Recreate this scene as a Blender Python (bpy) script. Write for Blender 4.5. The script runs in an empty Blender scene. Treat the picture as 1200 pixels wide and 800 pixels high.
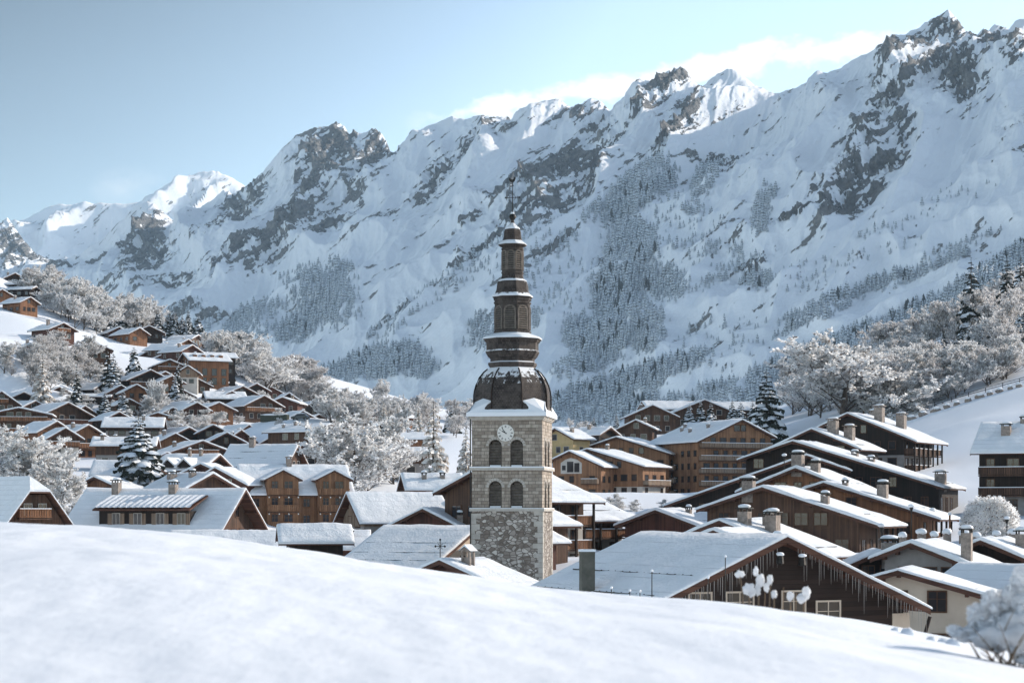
import bpy, math, random
import numpy as np
from math import radians as R, sin, cos, tan, pi, sqrt, atan2

SC = bpy.context.scene
COL = SC.collection
F = 2333.3          # focal length in pixels of the 1200 px wide photograph (70 mm on 36 mm)
HZ = 600.0          # row of the horizon

# ------------------------------------------------------------------ camera, sky, sun, exposure
cam_d = bpy.data.cameras.new('camera'); cam = bpy.data.objects.new('camera', cam_d); COL.objects.link(cam)
cam.location = (0, 0, 0); cam.rotation_euler = (R(90), 0, 0)
cam_d.lens = 70; cam_d.sensor_width = 36; cam_d.sensor_fit = 'HORIZONTAL'
cam_d.shift_y = 200 / 1200
cam_d.clip_start = 0.1; cam_d.clip_end = 40000
cam_d.dof.use_dof = True; cam_d.dof.focus_distance = 190; cam_d.dof.aperture_fstop = 5.0
SC.camera = cam

SUN_AZ, SUN_EL = 66.0, 25.0       # azimuth clockwise from the view direction, elevation
sun_d = bpy.data.lights.new('sun', 'SUN'); sun = bpy.data.objects.new('sun', sun_d); COL.objects.link(sun)
sun_d.energy = 3.6; sun_d.angle = R(0.53); sun_d.color = (1.0, 0.89, 0.76)
sun.rotation_euler = (R(90 - SUN_EL), 0, R(180 - SUN_AZ))
sun.location = (300, 100, 300)

W_ = bpy.data.worlds.new('World'); SC.world = W_; W_.use_nodes = True
nt = W_.node_tree; nt.nodes.clear()
def wn(t, **k):
    n = nt.nodes.new(t)
    for a, b in k.items(): setattr(n, a, b)
    return n
sky = wn('ShaderNodeTexSky', sky_type='NISHITA', sun_disc=False, sun_elevation=R(SUN_EL), sun_rotation=R(SUN_AZ),
         altitude=1100, air_density=1.0, dust_density=0.9, ozone_density=1.6)
hs = wn('ShaderNodeHueSaturation'); hs.inputs['Saturation'].default_value = 0.64; hs.inputs['Hue'].default_value = 0.482
gm = wn('ShaderNodeGamma'); gm.inputs[1].default_value = 1.45; nt.links.new(sky.outputs[0], gm.inputs[0]); nt.links.new(gm.outputs[0], hs.inputs['Color'])
# clouds standing behind the ridge, laid out by direction in the sky
tc = wn('ShaderNodeTexCoord'); sep = wn('ShaderNodeSeparateXYZ'); nt.links.new(tc.outputs['Generated'], sep.inputs[0])
def M(op, a, b=None, c=None, clamp=False):
    n = wn('ShaderNodeMath', operation=op, use_clamp=clamp)
    for i, v in enumerate((a, b, c)):
        if v is None: continue
        if isinstance(v, (int, float)): n.inputs[i].default_value = v
        else: nt.links.new(v, n.inputs[i])
    return n.outputs[0]
yy = M('MAXIMUM', sep.outputs[1], 0.02)
sx = M('DIVIDE', sep.outputs[0], yy)       # 0 straight ahead, 0.257 at the frame's right edge
sz = M('DIVIDE', sep.outputs[2], yy)
noi = wn('ShaderNodeTexNoise'); noi.inputs['Scale'].default_value = 29; noi.inputs['Detail'].default_value = 9; noi.inputs['Roughness'].default_value = 0.58
mp = wn('ShaderNodeMapping'); mp.inputs['Scale'].default_value = (1, 1, 1.5)
nt.links.new(tc.outputs['Generated'], mp.inputs[0]); nt.links.new(mp.outputs[0], noi.inputs['Vector'])
nf = noi.outputs[0]
# band of cloud rising along the ridge: line through (-0.03,0.197) and (0.206,0.245)
line = M('MULTIPLY_ADD', sx, 0.175, 0.205)
dd = M('SUBTRACT', sz, line)
band = M('SUBTRACT', 1.0, M('DIVIDE', M('ABSOLUTE', dd), 0.019), clamp=True)
lim = M('MULTIPLY', M('SMOOTH_MIN', M('MULTIPLY', M('ADD', sx, 0.055), 25, clamp=True), 1.0, 0.01), M('MULTIPLY', M('SUBTRACT', 0.225, sx), 20, clamp=True))
cm = M('MULTIPLY', M('MULTIPLY', M('SUBTRACT', M('MULTIPLY_ADD', band, 0.42, nf), 0.725), 9.0, clamp=True), M('MULTIPLY', lim, M('MULTIPLY', band, 6.0, clamp=True)))
# a thin wisp low on the left
e1 = M('POWER', M('DIVIDE', M('ADD', sx, 0.192), 0.022), 2.0); e2 = M('POWER', M('DIVIDE', M('SUBTRACT', sz, 0.163), 0.012), 2.0)
wisp = M('MULTIPLY', M('SUBTRACT', 1.0, M('ADD', e1, e2), clamp=True), M('MULTIPLY', M('SUBTRACT', nf, 0.42), 3.0, clamp=True))
cm2 = M('ADD', M('MULTIPLY', cm, 0.85), M('MULTIPLY', wisp, 0.35), clamp=True)
mix = wn('ShaderNodeMix', data_type='RGBA'); mix.inputs[7].default_value = (10.4, 10.3, 10.2, 1)
# the deepest blue of a clear sky lies a quarter turn from the sun: up and to the left here
dv = wn('ShaderNodeVectorMath', operation='DOT_PRODUCT'); nt.links.new(tc.outputs['Generated'], dv.inputs[0]); dv.inputs[1].default_value = (-0.42, 0.72, 0.55)
fac = M('SUBTRACT', 0.98, M('MULTIPLY', M('MULTIPLY', M('SUBTRACT', dv.outputs['Value'], 0.81), 8.5, clamp=True), 0.72))
dk = wn('ShaderNodeVectorMath', operation='SCALE'); nt.links.new(hs.outputs[0], dk.inputs[0]); nt.links.new(fac, dk.inputs['Scale'])
nt.links.new(cm2, mix.inputs[0]); nt.links.new(dk.outputs[0], mix.inputs[6])
bg = wn('ShaderNodeBackground'); bg.inputs['Strength'].default_value = 0.086
out = wn('ShaderNodeOutputWorld')
nt.links.new(mix.outputs[2], bg.inputs['Color']); nt.links.new(bg.outputs[0], out.inputs['Surface'])
SC.view_settings.view_transform = 'Standard'; SC.view_settings.look = 'None'
SC.view_settings.exposure = 0.50; SC.view_settings.gamma = 1.0; SC.view_settings.use_curve_mapping = False
SC.cycles.use_denoising = True; SC.cycles.use_adaptive_sampling = True; SC.cycles.adaptive_threshold = 0.02
SC.cycles.max_bounces = 6; SC.cycles.diffuse_bounces = 3; SC.cycles.volume_bounces = 1; SC.cycles.transparent_max_bounces = 6
SC.render.engine = 'CYCLES'

# ------------------------------------------------------------------ noise
def _hash(ix, iy, seed):
    h = (ix.astype(np.int64) * 374761393 + iy.astype(np.int64) * 668265263 + seed * 1274126177) & 0xffffffff
    h = ((h ^ (h >> 13)) * 1274126177) & 0xffffffff
    return ((h ^ (h >> 16)) & 0xffffffff) / 4294967295.0
def pn(x, y, seed=0):
    """gradient noise in about -1..1"""
    x = np.asarray(x, float); y = np.asarray(y, float)
    ix = np.floor(x); iy = np.floor(y); fx = x - ix; fy = y - iy
    u = fx * fx * fx * (fx * (fx * 6 - 15) + 10); v = fy * fy * fy * (fy * (fy * 6 - 15) + 10)
    def g(dx, dy):
        a = _hash(ix + dx, iy + dy, seed) * 2 * pi
        return np.cos(a) * (fx - dx) + np.sin(a) * (fy - dy)
    a = g(0, 0); b = g(1, 0); c = g(0, 1); d = g(1, 1)
    return 1.5 * ((a + (b - a) * u) * (1 - v) + (c + (d - c) * u) * v)
def fbm(x, y, o=5, seed=0, g=0.5):
    s = 0; a = 1; t = 0
    for i in range(o):
        s = s + a * pn(x * 2 ** i, y * 2 ** i, seed + i * 17); t += a; a *= g
    return s / t
def ridged(x, y, o=5, seed=0, g=0.5):
    s = 0; a = 1; t = 0; w = 1
    for i in range(o):
        n = 1 - np.abs(pn(x * 2 ** i, y * 2 ** i, seed + i * 31)); n = n * n
        s = s + a * n * w; t += a; a *= g; w = np.clip(n * 1.4, 0, 1)
    return s / t
def sstep(a, b, x):
    t = np.clip((x - a) / (b - a), 0, 1); return t * t * (3 - 2 * t)

# ------------------------------------------------------------------ materials
MATS = {}
class NG:
    def __init__(s, name):
        s.m = bpy.data.materials.new(name); s.m.use_nodes = True; s.t = s.m.node_tree
        s.b = s.t.nodes['Principled BSDF']; s.b.inputs['Roughness'].default_value = 0.8
        s.b.inputs['Specular IOR Level'].default_value = 0.25
    def n(s, t, **k):
        nd = s.t.nodes.new(t)
        for a, b in k.items(): setattr(nd, a, b)
        return nd
    def put(s, sock, v):
        if isinstance(v, (int, float)): sock.default_value = v
        elif isinstance(v, tuple): sock.default_value = v if len(v) != 3 or sock.type != 'RGBA' else (*v, 1)
        else: s.t.links.new(v, sock)
    def math(s, op, a, b=0.0, clamp=False):
        nd = s.n('ShaderNodeMath', operation=op, use_clamp=clamp); s.put(nd.inputs[0], a); s.put(nd.inputs[1], b); return nd.outputs[0]
    def mix(s, f, a, b):
        nd = s.n('ShaderNodeMix', data_type='RGBA'); s.put(nd.inputs[0], f); s.put(nd.inputs[6], a); s.put(nd.inputs[7], b); return nd.outputs[2]
    def ramp(s, v, pts):
        nd = s.n('ShaderNodeValToRGB'); s.put(nd.inputs[0], v); e = nd.color_ramp.elements
        while len(e) < len(pts): e.new(0.5)
        for i, (p, c) in enumerate(pts):
            e[i].position = p; e[i].color = (*c, 1) if isinstance(c, tuple) else (c, c, c, 1)
        return nd.outputs[0]
    def coord(s, scale=(1, 1, 1), kind='Object', rot=(0, 0, 0)):
        t = s.n('ShaderNodeTexCoord'); m = s.n('ShaderNodeMapping'); m.inputs['Scale'].default_value = scale; m.inputs['Rotation'].default_value = rot
        s.t.links.new(t.outputs[kind], m.inputs[0]); return m.outputs[0]
    def along(s, long_, rot):
        """coordinates stretched along a tilted axis"""
        t = s.n('ShaderNodeTexCoord'); m = s.n('ShaderNodeMapping', vector_type='TEXTURE'); m.inputs['Scale'].default_value = long_; m.inputs['Rotation'].default_value = rot
        s.t.links.new(t.outputs['Object'], m.inputs[0]); return m.outputs[0]
    def noise(s, vec, scale, det=4, rough=0.5):
        nd = s.n('ShaderNodeTexNoise'); s.put(nd.inputs['Vector'], vec); nd.inputs['Scale'].default_value = scale
        nd.inputs['Detail'].default_value = det; nd.inputs['Roughness'].default_value = rough; return nd.outputs[0]
    def bump(s, h, strength=0.3, dist=0.05, nrm=None):
        nd = s.n('ShaderNodeBump'); nd.inputs['Strength'].default_value = strength; nd.inputs['Distance'].default_value = dist
        s.put(nd.inputs['Height'], h)
        if nrm is not None: s.put(nd.inputs['Normal'], nrm)
        s.put(s.b.inputs['Normal'], nd.outputs[0]); return nd.outputs[0]
    def col(s, c): s.put(s.b.inputs['Base Color'], c)

def m_snow(name='snow', bump=0.5, scale=3.0, base=(0.80, 0.82, 0.85), dist=0.05, stretch=(1, 1, 1)):
    if name in MATS: return MATS[name]
    g = NG(name); c = g.coord(stretch)
    n1 = g.noise(c, scale, 6, 0.55); n2 = g.noise(c, scale * 0.18, 3)
    g.col(g.mix(n2, tuple(v * 0.96 for v in base), base))
    g.bump(g.math('ADD', n1, g.math('MULTIPLY', n2, 2.0)), bump, dist)
    g.b.inputs['Roughness'].default_value = 0.7
    MATS[name] = g.m; return g.m
def m_roof_snow(name, scal=0.0):
    """snow settled on a roof: faint creases, their shadows painted in, along the courses of boards or tiles under it"""
    if name in MATS: return MATS[name]
    g = NG(name); c = g.coord((1, 1, 1)); n2 = g.noise(c, 0.45, 5, 0.6); n1 = g.noise(c, 5, 4)
    w = g.n('ShaderNodeTexWave', wave_type='BANDS', bands_direction='Z', wave_profile='SAW'); g.put(w.inputs['Vector'], c)
    w.inputs['Scale'].default_value = 0.55; w.inputs['Distortion'].default_value = 0.6; w.inputs['Detail'].default_value = 2; w.inputs['Detail Scale'].default_value = 0.5
    h = g.math('ADD', g.math('MULTIPLY', w.outputs['Fac'], 0.7), g.math('ADD', g.math('MULTIPLY', n1, 0.35), g.math('MULTIPLY', n2, 1.6)))
    crease_shade = g.math('MULTIPLY', g.ramp(w.outputs['Fac'], [(0.0, 1.0), (0.10, 0.0)]), g.ramp(n2, [(0.42, 0.0), (0.62, 0.75)]))  # shadow lines of the snow ridges, painted as darker colour
    g.col(g.mix(crease_shade, g.mix(g.ramp(n2, [(0.35, 0.0), (0.7, 1.0)]), (0.74, 0.76, 0.78), (0.84, 0.85, 0.87)), (0.42, 0.42, 0.43)))
    g.bump(h, 0.8, 0.20); MATS[name] = g.m; return g.m
def m_wood(name, dark, light, horiz=False, board=0.16, grey=0.0):
    if name in MATS: return MATS[name]
    g = NG(name)
    t = g.n('ShaderNodeTexCoord'); sp = g.n('ShaderNodeSeparateXYZ'); g.put(sp.inputs[0], t.outputs['Object'])
    al = g.math('ADD', sp.outputs[0], g.math('MULTIPLY', sp.outputs[1], 0.987)) if not horiz else sp.outputs[2]
    q = g.math('DIVIDE', al, board); fl = g.math('FLOOR', q); fr = g.math('FRACT', q)
    wn_ = g.n('ShaderNodeTexWhiteNoise', noise_dimensions='1D'); g.put(wn_.inputs['W'], fl)
    cs = g.coord((6, 6, 0.7) if not horiz else (0.7, 0.7, 6)); n1 = g.noise(cs, 3, 5, 0.6); n2 = g.noise(g.coord(), 0.5, 3)
    f = g.math('ADD', g.math('MULTIPLY', wn_.outputs[0], 0.5), g.math('ADD', g.math('MULTIPLY', n1, 0.5), g.math('MULTIPLY', g.math('SUBTRACT', n2, 0.5), 0.9)), clamp=True)
    base = g.mix(f, dark, light)
    if grey: base = g.mix(g.ramp(n2, [(0.45, 0.0), (0.65, grey)]), base, (0.22, 0.18, 0.145))
    gap = g.ramp(fr, [(0.0, 0.0), (0.05, 1.0), (0.95, 1.0), (1.0, 0.0)])
    g.col(g.mix(gap, tuple(v * 0.35 for v in dark), base)); g.bump(gap, 0.5, 0.02)
    g.b.inputs['Roughness'].default_value = 0.75
    MATS[name] = g.m; return g.m
def m_plain(name, c1, c2=None, sc=2.0, rough=0.8, bump=0.15, metal=0.0, spec=0.25):
    if name in MATS: return MATS[name]
    g = NG(name); c2 = c2 or tuple(min(1, v * 1.25) for v in c1)
    n = g.noise(g.coord(), sc, 5, 0.6); g.col(g.mix(g.ramp(n, [(0.3, 0.0), (0.7, 1.0)]), c1, c2))
    if bump: g.bump(g.noise(g.coord(), sc * 6, 4), bump, 0.02)
    g.b.inputs['Roughness'].default_value = rough; g.b.inputs['Metallic'].default_value = metal; g.b.inputs['Specular IOR Level'].default_value = spec
    MATS[name] = g.m; return g.m
def m_glass():
    if 'glass' in MATS: return MATS['glass']
    g = NG('window_glass'); g.col(g.mix(g.noise(g.coord(kind='Object'), 0.8, 2), (0.012, 0.014, 0.018), (0.05, 0.045, 0.045)))
    g.b.inputs['Roughness'].default_value = 0.08; g.b.inputs['Specular IOR Level'].default_value = 0.5; MATS['glass'] = g.m; return g.m

SNOW = m_snow('snow'); RSNOW = m_roof_snow('roof_snow')
WOOD = {
 'orange': m_wood('orange_larch_boards', (0.10, 0.045, 0.024), (0.32, 0.15, 0.075)),
 'brown': m_wood('brown_boards', (0.034, 0.019, 0.013), (0.150, 0.080, 0.050)),
 'dark': m_wood('dark_boards', (0.010, 0.007, 0.006), (0.036, 0.022, 0.016)),
 'red': m_wood('red_brown_boards', (0.046, 0.021, 0.016), (0.150, 0.062, 0.043)),
 'pale': m_wood('weathered_larch_boards', (0.13, 0.085, 0.058), (0.34, 0.235, 0.16), grey=0.6),
 'log': m_wood('dark_log_wall', (0.013, 0.008, 0.0065), (0.042, 0.024, 0.018), horiz=True, board=0.24),
 'res': m_wood('residence_boards', (0.13, 0.062, 0.034), (0.38, 0.20, 0.105), board=0.3),
}
STUCCO = {
 'white': m_plain('white_render', (0.42, 0.38, 0.34), (0.55, 0.51, 0.46), 0.8),
 'grey': m_plain('grey_render', (0.20, 0.18, 0.17), (0.30, 0.275, 0.255), 0.8),
 'cream': m_plain('cream_render', (0.45, 0.36, 0.28), (0.58, 0.475, 0.375), 0.5),
 'yellow': m_plain('yellow_render', (0.42, 0.30, 0.14), (0.55, 0.40, 0.21), 0.8),
}
GLASS = m_glass()
FRAME = m_plain('pale_window_frame', (0.36, 0.32, 0.28), (0.46, 0.42, 0.37), 3)
DFRAME = m_plain('brown_window_frame', (0.07, 0.035, 0.022), (0.12, 0.06, 0.035), 3)
FASCIA = m_wood('roof_edge_boards', (0.045, 0.020, 0.014), (0.14, 0.065, 0.042), True, 0.3)
METAL = m_plain('dark_iron', (0.02, 0.02, 0.02), (0.05, 0.045, 0.04), 4, 0.5, 0.1, 0.6)
CHIM = m_plain('chimney_stone', (0.16, 0.13, 0.11), (0.36, 0.30, 0.26), 3, 0.85, 0.4)
ICE = NG('ice'); ICE.col((0.30, 0.27, 0.25)); ICE.b.inputs['Roughness'].default_value = 0.25; ICE.b.inputs['Specular IOR Level'].default_value = 0.5; ICE = ICE.m

# ------------------------------------------------------------------ mesh building
def P(px, py, Y): return ((px - 600) * Y / F, Y, -(py - HZ) * Y / F)
class MB:
    def __init__(s): s.v = []; s.f = []; s.mi = []; s.cur = 0
    def add(s, vs, fs):
        b = len(s.v); s.v += [tuple(v) for v in vs]; s.f += [tuple(b + i for i in f) for f in fs]; s.mi += [s.cur] * len(fs); return s
    def box(s, x0, x1, y0, y1, z0, z1):
        return s.add([(x0, y0, z0), (x1, y0, z0), (x1, y1, z0), (x0, y1, z0), (x0, y0, z1), (x1, y0, z1), (x1, y1, z1), (x0, y1, z1)],
                     [(0, 3, 2, 1), (4, 5, 6, 7), (0, 1, 5, 4), (1, 2, 6, 5), (2, 3, 7, 6), (3, 0, 4, 7)])
    def bar(s, a, b, w, h, up=(0, 0, 1)):
        """a beam of section w x h from a to b"""
        a = np.array(a, float); b = np.array(b, float); d = b - a; d /= np.linalg.norm(d) + 1e-9
        up = np.array(up, float); si = np.cross(d, up); n = np.linalg.norm(si)
        if n < 1e-3: si = np.cross(d, (1, 0, 0)); n = np.linalg.norm(si)
        si /= n; u2 = np.cross(si, d); vs = []
        for p in (a, b):
            for (i, j) in ((-1, -1), (1, -1), (1, 1), (-1, 1)): vs.append(p + si * w / 2 * i + u2 * h / 2 * j)
        return s.add(vs, [(0, 1, 2, 3), (7, 6, 5, 4), (0, 4, 5, 1), (1, 5, 6, 2), (2, 6, 7, 3), (3, 7, 4, 0)])
    def tube(s, pts, rs, n=6):
        pts = [np.array(p, float) for p in pts]; vs = []; fs = []
        for i, p in enumerate(pts):
            d = pts[min(i + 1, len(pts) - 1)] - pts[max(i - 1, 0)]; d /= np.linalg.norm(d) + 1e-9
            a = np.cross(d, (0.31, 0.17, 0.93) if abs(d[2]) < 0.9 else (1, 0, 0)); a /= np.linalg.norm(a) + 1e-9; b = np.cross(d, a)
            for k in range(n):
                t = 2 * pi * k / n; vs.append(p + (a * cos(t) + b * sin(t)) * rs[i])
        for i in range(len(pts) - 1):
            for k in range(n):
                fs.append((i * n + k, i * n + (k + 1) % n, (i + 1) * n + (k + 1) % n, (i + 1) * n + k))
        fs.append(tuple(range(n))[::-1]); fs.append(tuple((len(pts) - 1) * n + k for k in range(n)))
        return s.add(vs, fs)
    def lathe(s, prof, n=8, c=(0, 0), a0=0.0, cap=True):
        """prof: list of (radius, z)"""
        vs = []; fs = []
        for r, z in prof:
            for k in range(n):
                t = a0 + 2 * pi * k / n; vs.append((c[0] + r * cos(t), c[1] + r * sin(t), z))
        for i in range(len(prof) - 1):
            for k in range(n):
                fs.append((i * n + k, i * n + (k + 1) % n, (i + 1) * n + (k + 1) % n, (i + 1) * n + k))
        if cap:
            fs.append(tuple(range(n))[::-1]); fs.append(tuple((len(prof) - 1) * n + k for k in range(n)))
        return s.add(vs, fs)
    def blob(s, c, r, rng, nu=10, nv=6, rough=0.15):
        """a lumpy closed ball, r = (rx, ry, rz)"""
        vs = [(c[0], c[1], c[2] - r[2])]; fs = []; ph = rng.uniform(0, 6)
        for j in range(1, nv):
            t = pi * j / nv
            for k in range(nu):
                a = 2 * pi * k / nu; q = 1 + rough * sin(3 * a + ph + j) * 0.6 + rng.uniform(-rough, rough) * 0.5
                vs.append((c[0] + r[0] * sin(t) * cos(a) * q, c[1] + r[1] * sin(t) * sin(a) * q, c[2] - r[2] * cos(t) * q))
        vs.append((c[0], c[1], c[2] + r[2])); n = len(vs) - 1
        for k in range(nu):
            fs.append((0, 1 + (k + 1) % nu, 1 + k)); fs.append((n, n - nu + k, n - nu + (k + 1) % nu))
        for j in range(nv - 2):
            for k in range(nu):
                a = 1 + j * nu; fs.append((a + k, a + (k + 1) % nu, a + nu + (k + 1) % nu, a + nu + k))
        return s.add(vs, fs)
    def mesh(s, name, mats, smooth=False):
        me = bpy.data.meshes.new(name); me.from_pydata(s.v, [], s.f)
        for m in (mats if isinstance(mats, (list, tuple)) else [mats]): me.materials.append(m)
        if max(s.mi, default=0) > 0: me.polygons.foreach_set('material_index', s.mi)
        if smooth: me.polygons.foreach_set('use_smooth', [True] * len(s.f))
        me.update(); return me
    def build(s, name, mats, parent=None, smooth=False, loc=None, rz=0.0, label=None):
        o = bpy.data.objects.new(name, s.mesh(name, mats, smooth)); COL.objects.link(o)
        if parent is not None: o.parent = parent
        if loc is not None: o.location = loc
        o.rotation_euler.z = rz
        if label: o['label'] = label
        return o
def tag(o, label=None, cat=None, group=None, kind=None):
    if label: o['label'] = label
    if cat: o['category'] = cat
    if group: o['group'] = group
    if kind: o['kind'] = kind
    return o
def empty(name, loc, rz=0.0, label=None, cat=None, group=None):
    o = bpy.data.objects.new(name, None); COL.objects.link(o); o.location = loc; o.rotation_euler.z = rz
    o.empty_display_size = 0.5
    return tag(o, label, cat, group)
def np_mesh(name, V, Fq, mats, smooth=True, attrs=None):
    me = bpy.data.meshes.new(name); nF = len(Fq); k = Fq.shape[1]
    me.vertices.add(len(V)); me.vertices.foreach_set('co', np.ascontiguousarray(V, dtype=np.float32).ravel())
    me.loops.add(nF * k); me.loops.foreach_set('vertex_index', np.ascontiguousarray(Fq, dtype=np.int32).ravel())
    me.polygons.add(nF); me.polygons.foreach_set('loop_start', np.arange(0, nF * k, k, dtype=np.int32))
    me.polygons.foreach_set('loop_total', np.full(nF, k, dtype=np.int32))
    if smooth: me.polygons.foreach_set('use_smooth', np.ones(nF, dtype=bool))
    for m in mats: me.materials.append(m)
    for an, av in (attrs or {}).items():
        a = me.attributes.new(an, 'FLOAT', 'POINT'); a.data.foreach_set('value', np.ascontiguousarray(av, dtype=np.float32).ravel())
    me.update(calc_edges=True); me.validate(); return me
def grid_faces(nr, nc):
    i = np.arange(nr - 1)[:, None] * nc + np.arange(nc - 1)[None, :]
    return np.stack([i, i + 1, i + nc + 1, i + nc], -1).reshape(-1, 4)
# ------------------------------------------------------------------ the houses: apex pixel, distance, yaw, half widths, length, ridge height, pitch, walls
HOUSES = []
def h(label, ax, ay, Y, yaw, a, b, L, Rh, pitch, wall, low=None, **o):
    HOUSES.append(dict(label=label, ax=ax, ay=ay, Y=Y, yaw=yaw, a=a, b=b, L=L, Rh=Rh, pitch=pitch, wall=wall, low=low, **o))
G1 = 'chalets on the left hillside'; G2 = 'chalets in the lower village'; G3 = 'apartment chalets beyond the tower'; G4 = 'dark stepped chalets below the snowy slope'; G5 = 'low roofs in the near village'
# upper left hillside
h('orange gabled chalet cut by the frame edge at the top of the hill', 3, 338, 700, 40, 4, 4, 8, 6.5, 26, 'orange', g=G1)
h('small sunlit orange chalet just under the frosted thicket at the hilltop', 36, 347, 680, 55, 3.8, 3.8, 9, 6, 25, 'orange', g=G1)
h('dark gabled hut highest up at the crest of the hill', 18, 319, 770, 35, 4.5, 4.5, 6, 6, 26, 'dark', g=G1)
h('long flat snowy roof just below the dark hut on the crest', 43, 329, 750, 75, 3.5, 3.5, 10, 4.5, 17, 'dark', g=G1)
h('second long snowy roof on the crest, below the first flat roof', 43, 335, 735, 78, 3.5, 3.5, 9, 4.5, 17, 'dark', g=G1)
h('lone red-brown chalet with orange gable standing in the open snowfield', 75, 377, 600, 48, 4.4, 4.4, 9.5, 5.8, 23, 'red', None, ch=[(0.5, -0.4, 0.8, 1.6)], bal=[1], g=G1)
h('wide dark brown chalet with gable front at the foot of the snowfield', 107, 398.5, 590, 14, 5.6, 5.6, 8, 6, 22, 'brown', None, bal=[1], g=G1)
h('tiny brown shed alone on the snowfield', 40, 400, 560, 40, 1.9, 1.9, 3, 3.6, 26, 'orange', kind='shed', g=G1)
h('small red gabled chalet at the right edge of the thicket', 140, 382, 690, 30, 3.4, 3.4, 9, 5, 27, 'red', g=G1)
h('chalet with pinkish lit gable between a red gable and a dark barn', 164, 383, 680, 45, 3.6, 3.6, 10, 5.6, 27, 'orange', bal=[1], g=G1)
h('dark wide barn beside the pinkish lit chalet under the spruces', 175, 380.5, 700, 10, 4.6, 4.6, 7, 5.5, 25, 'dark', g=G1)
h('tiny chalet half hidden between spruces on the skyline', 156, 370, 770, 30, 2.8, 2.8, 5, 4, 28, 'dark', g=G1)
h('tiny grey chalet next to its twin among the skyline spruces', 172, 370, 770, -15, 2.6, 2.6, 5, 4, 28, 'brown', g=G1)
h('long snowy roof over a plain brown wall above the wide lodge', 210, 401, 640, 62, 4.5, 4.5, 9, 5, 24, 'brown', g=G1)
h('red gable with long snowy roof above the lodge with dormers', 226, 403, 620, 52, 4, 4, 9, 5.2, 25, 'red', g=G1)
h('chalet with bright orange end wall behind the red gable', 221, 396.5, 660, 55, 3.5, 3.5, 8, 5.5, 24, 'orange', g=G1)
h('snowy roof highest behind the orange end wall', 233, 391.5, 720, 70, 4, 4, 9, 4.6, 20, 'brown', g=G1)
h('dark gabled roof on the crest at the edge of the frosted wood', 247, 391.5, 730, 40, 4, 4, 6, 5, 27, 'dark', g=G1)
h('wide orange-brown lodge with a row of roof dormers', 214, 412.5, 600, -62, 4.6, 4.6, 12, 7.2, 24, 'orange', None, sb='R', g=G1, dorm=4)
h('snowy roof running on behind the lodge with dormers', 236, 412, 625, -70, 4, 4, 9, 5, 20, 'dark', g=G1)
h('small deep red gable right of the grey spruce', 172, 411, 640, 24, 3.2, 3.2, 7, 4.6, 28, 'red', g=G1)
h('small chalet with dark gable beside the deep red gable', 157, 411, 645, 45, 3.6, 3.6, 8, 4.5, 24, 'dark', g=G1)
h('brown gabled chalet between the deep red gable and the lodge', 193, 413, 635, 20, 3.4, 3.4, 7, 4.8, 25, 'brown', g=G1)
h('orange chalet with broad roof and balcony below the brown gable', 199, 420, 590, 18, 4.3, 4.3, 8, 6.2, 22, 'orange', bal=[1], g=G1)
h('narrow pale gabled house right of the broad orange chalet', 220, 427, 585, 5, 2.8, 2.8, 6, 6.4, 33, 'pale', 'white', g=G1)
h('large dark chalet with pale shutters in the middle of the hillside', 177, 432, 560, 32, 6.2, 6.2, 11, 7.6, 24, 'dark', 'white', bal=[1], g=G1)
h('small snowy gable tucked behind the large dark chalet', 194, 434, 575, 30, 3, 3, 6, 4.8, 27, 'brown', g=G1)
h('orange-walled chalet right of the large dark chalet', 202, 439, 560, 38, 3.6, 3.6, 7, 5.6, 24, 'orange', bal=[1], g=G1)
h('red-brown gable with snowy roof to its left below the large dark chalet', 142, 450, 540, 26, 3.3, 3.3, 7, 4.6, 29, 'red', g=G1)
h('bright orange gabled chalet next to the red-brown gable', 160.5, 449, 530, 22, 3.2, 3.2, 6, 4.8, 29, 'orange', g=G1)
h('long pale roof with small dark gable above the snowy spruces', 123, 447, 560, 62, 4, 4, 9, 4.5, 24, 'dark', 'white', g=G1)
h('flat snowy shed roof with dark posts under the long pale roof', 98, 461, 540, -85, 2.5, 2.5, 6, 3, 12, 'dark', kind='shed', g=G1)
h('brown gable cut by the frame edge above the frosted tree', 2, 457, 500, 20, 4, 4, 8, 6, 35, 'brown', bal=[1], g=G1)
h('snowy roof with dark gable nearest the left edge of the village', 42, 468, 525, 50, 5, 5, 12, 6, 24, 'brown', g=G1)
h('pale-beamed apartment chalet at the left edge with broad eaves', 22, 476, 470, 8, 6.8, 6.8, 9, 9, 12, 'brown', 'grey', bal=[1, 2], g=G1)
h('large red-brown chalet with two red balconies', 80.5, 470, 500, 40, 6.6, 6.6, 13, 8.4, 25, 'brown', None, bal=[1, 2], balc='red', g=G1)
h('twin gable with red balcony stepping back behind the large red-brown chalet', 100, 474, 512, 40, 5.8, 5.8, 9, 7.4, 30, 'brown', None, bal=[1], balc='red', g=G1)
h('brown chalet with lit posts in front of the large red-brown chalet', 67, 492, 440, 45, 4.2, 4.2, 8, 7.6, 27, 'orange', None, bal=[1, 2], g=G1)
h('narrow brown gable squeezed between two wider chalets', 77, 499.5, 425, 30, 3.2, 3.2, 6, 7, 30, 'brown', 'white', bal=[1], g=G1)
h('chalet with orange lower balcony right of the narrow brown gable', 104, 496, 440, 44, 4.6, 4.6, 8, 8.2, 27, 'orange', None, bal=[1, 2], g=G1)
h('long black-walled house with a row of pale windows and grey base', 121, 488, 470, -84, 4.5, 4.5, 12.5, 5.4, 24, 'dark', 'grey', win_rows=1, g=G1)
h('low wide chalet with snowy roof and stucco corner above the retaining wall', 109, 511, 400, -84, 5, 5, 11, 6.6, 17, 'brown', 'grey', ch=[(0.1, 0.5, .7, .8), (0.8, 0.3, 1, 1)], g=G2)
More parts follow.
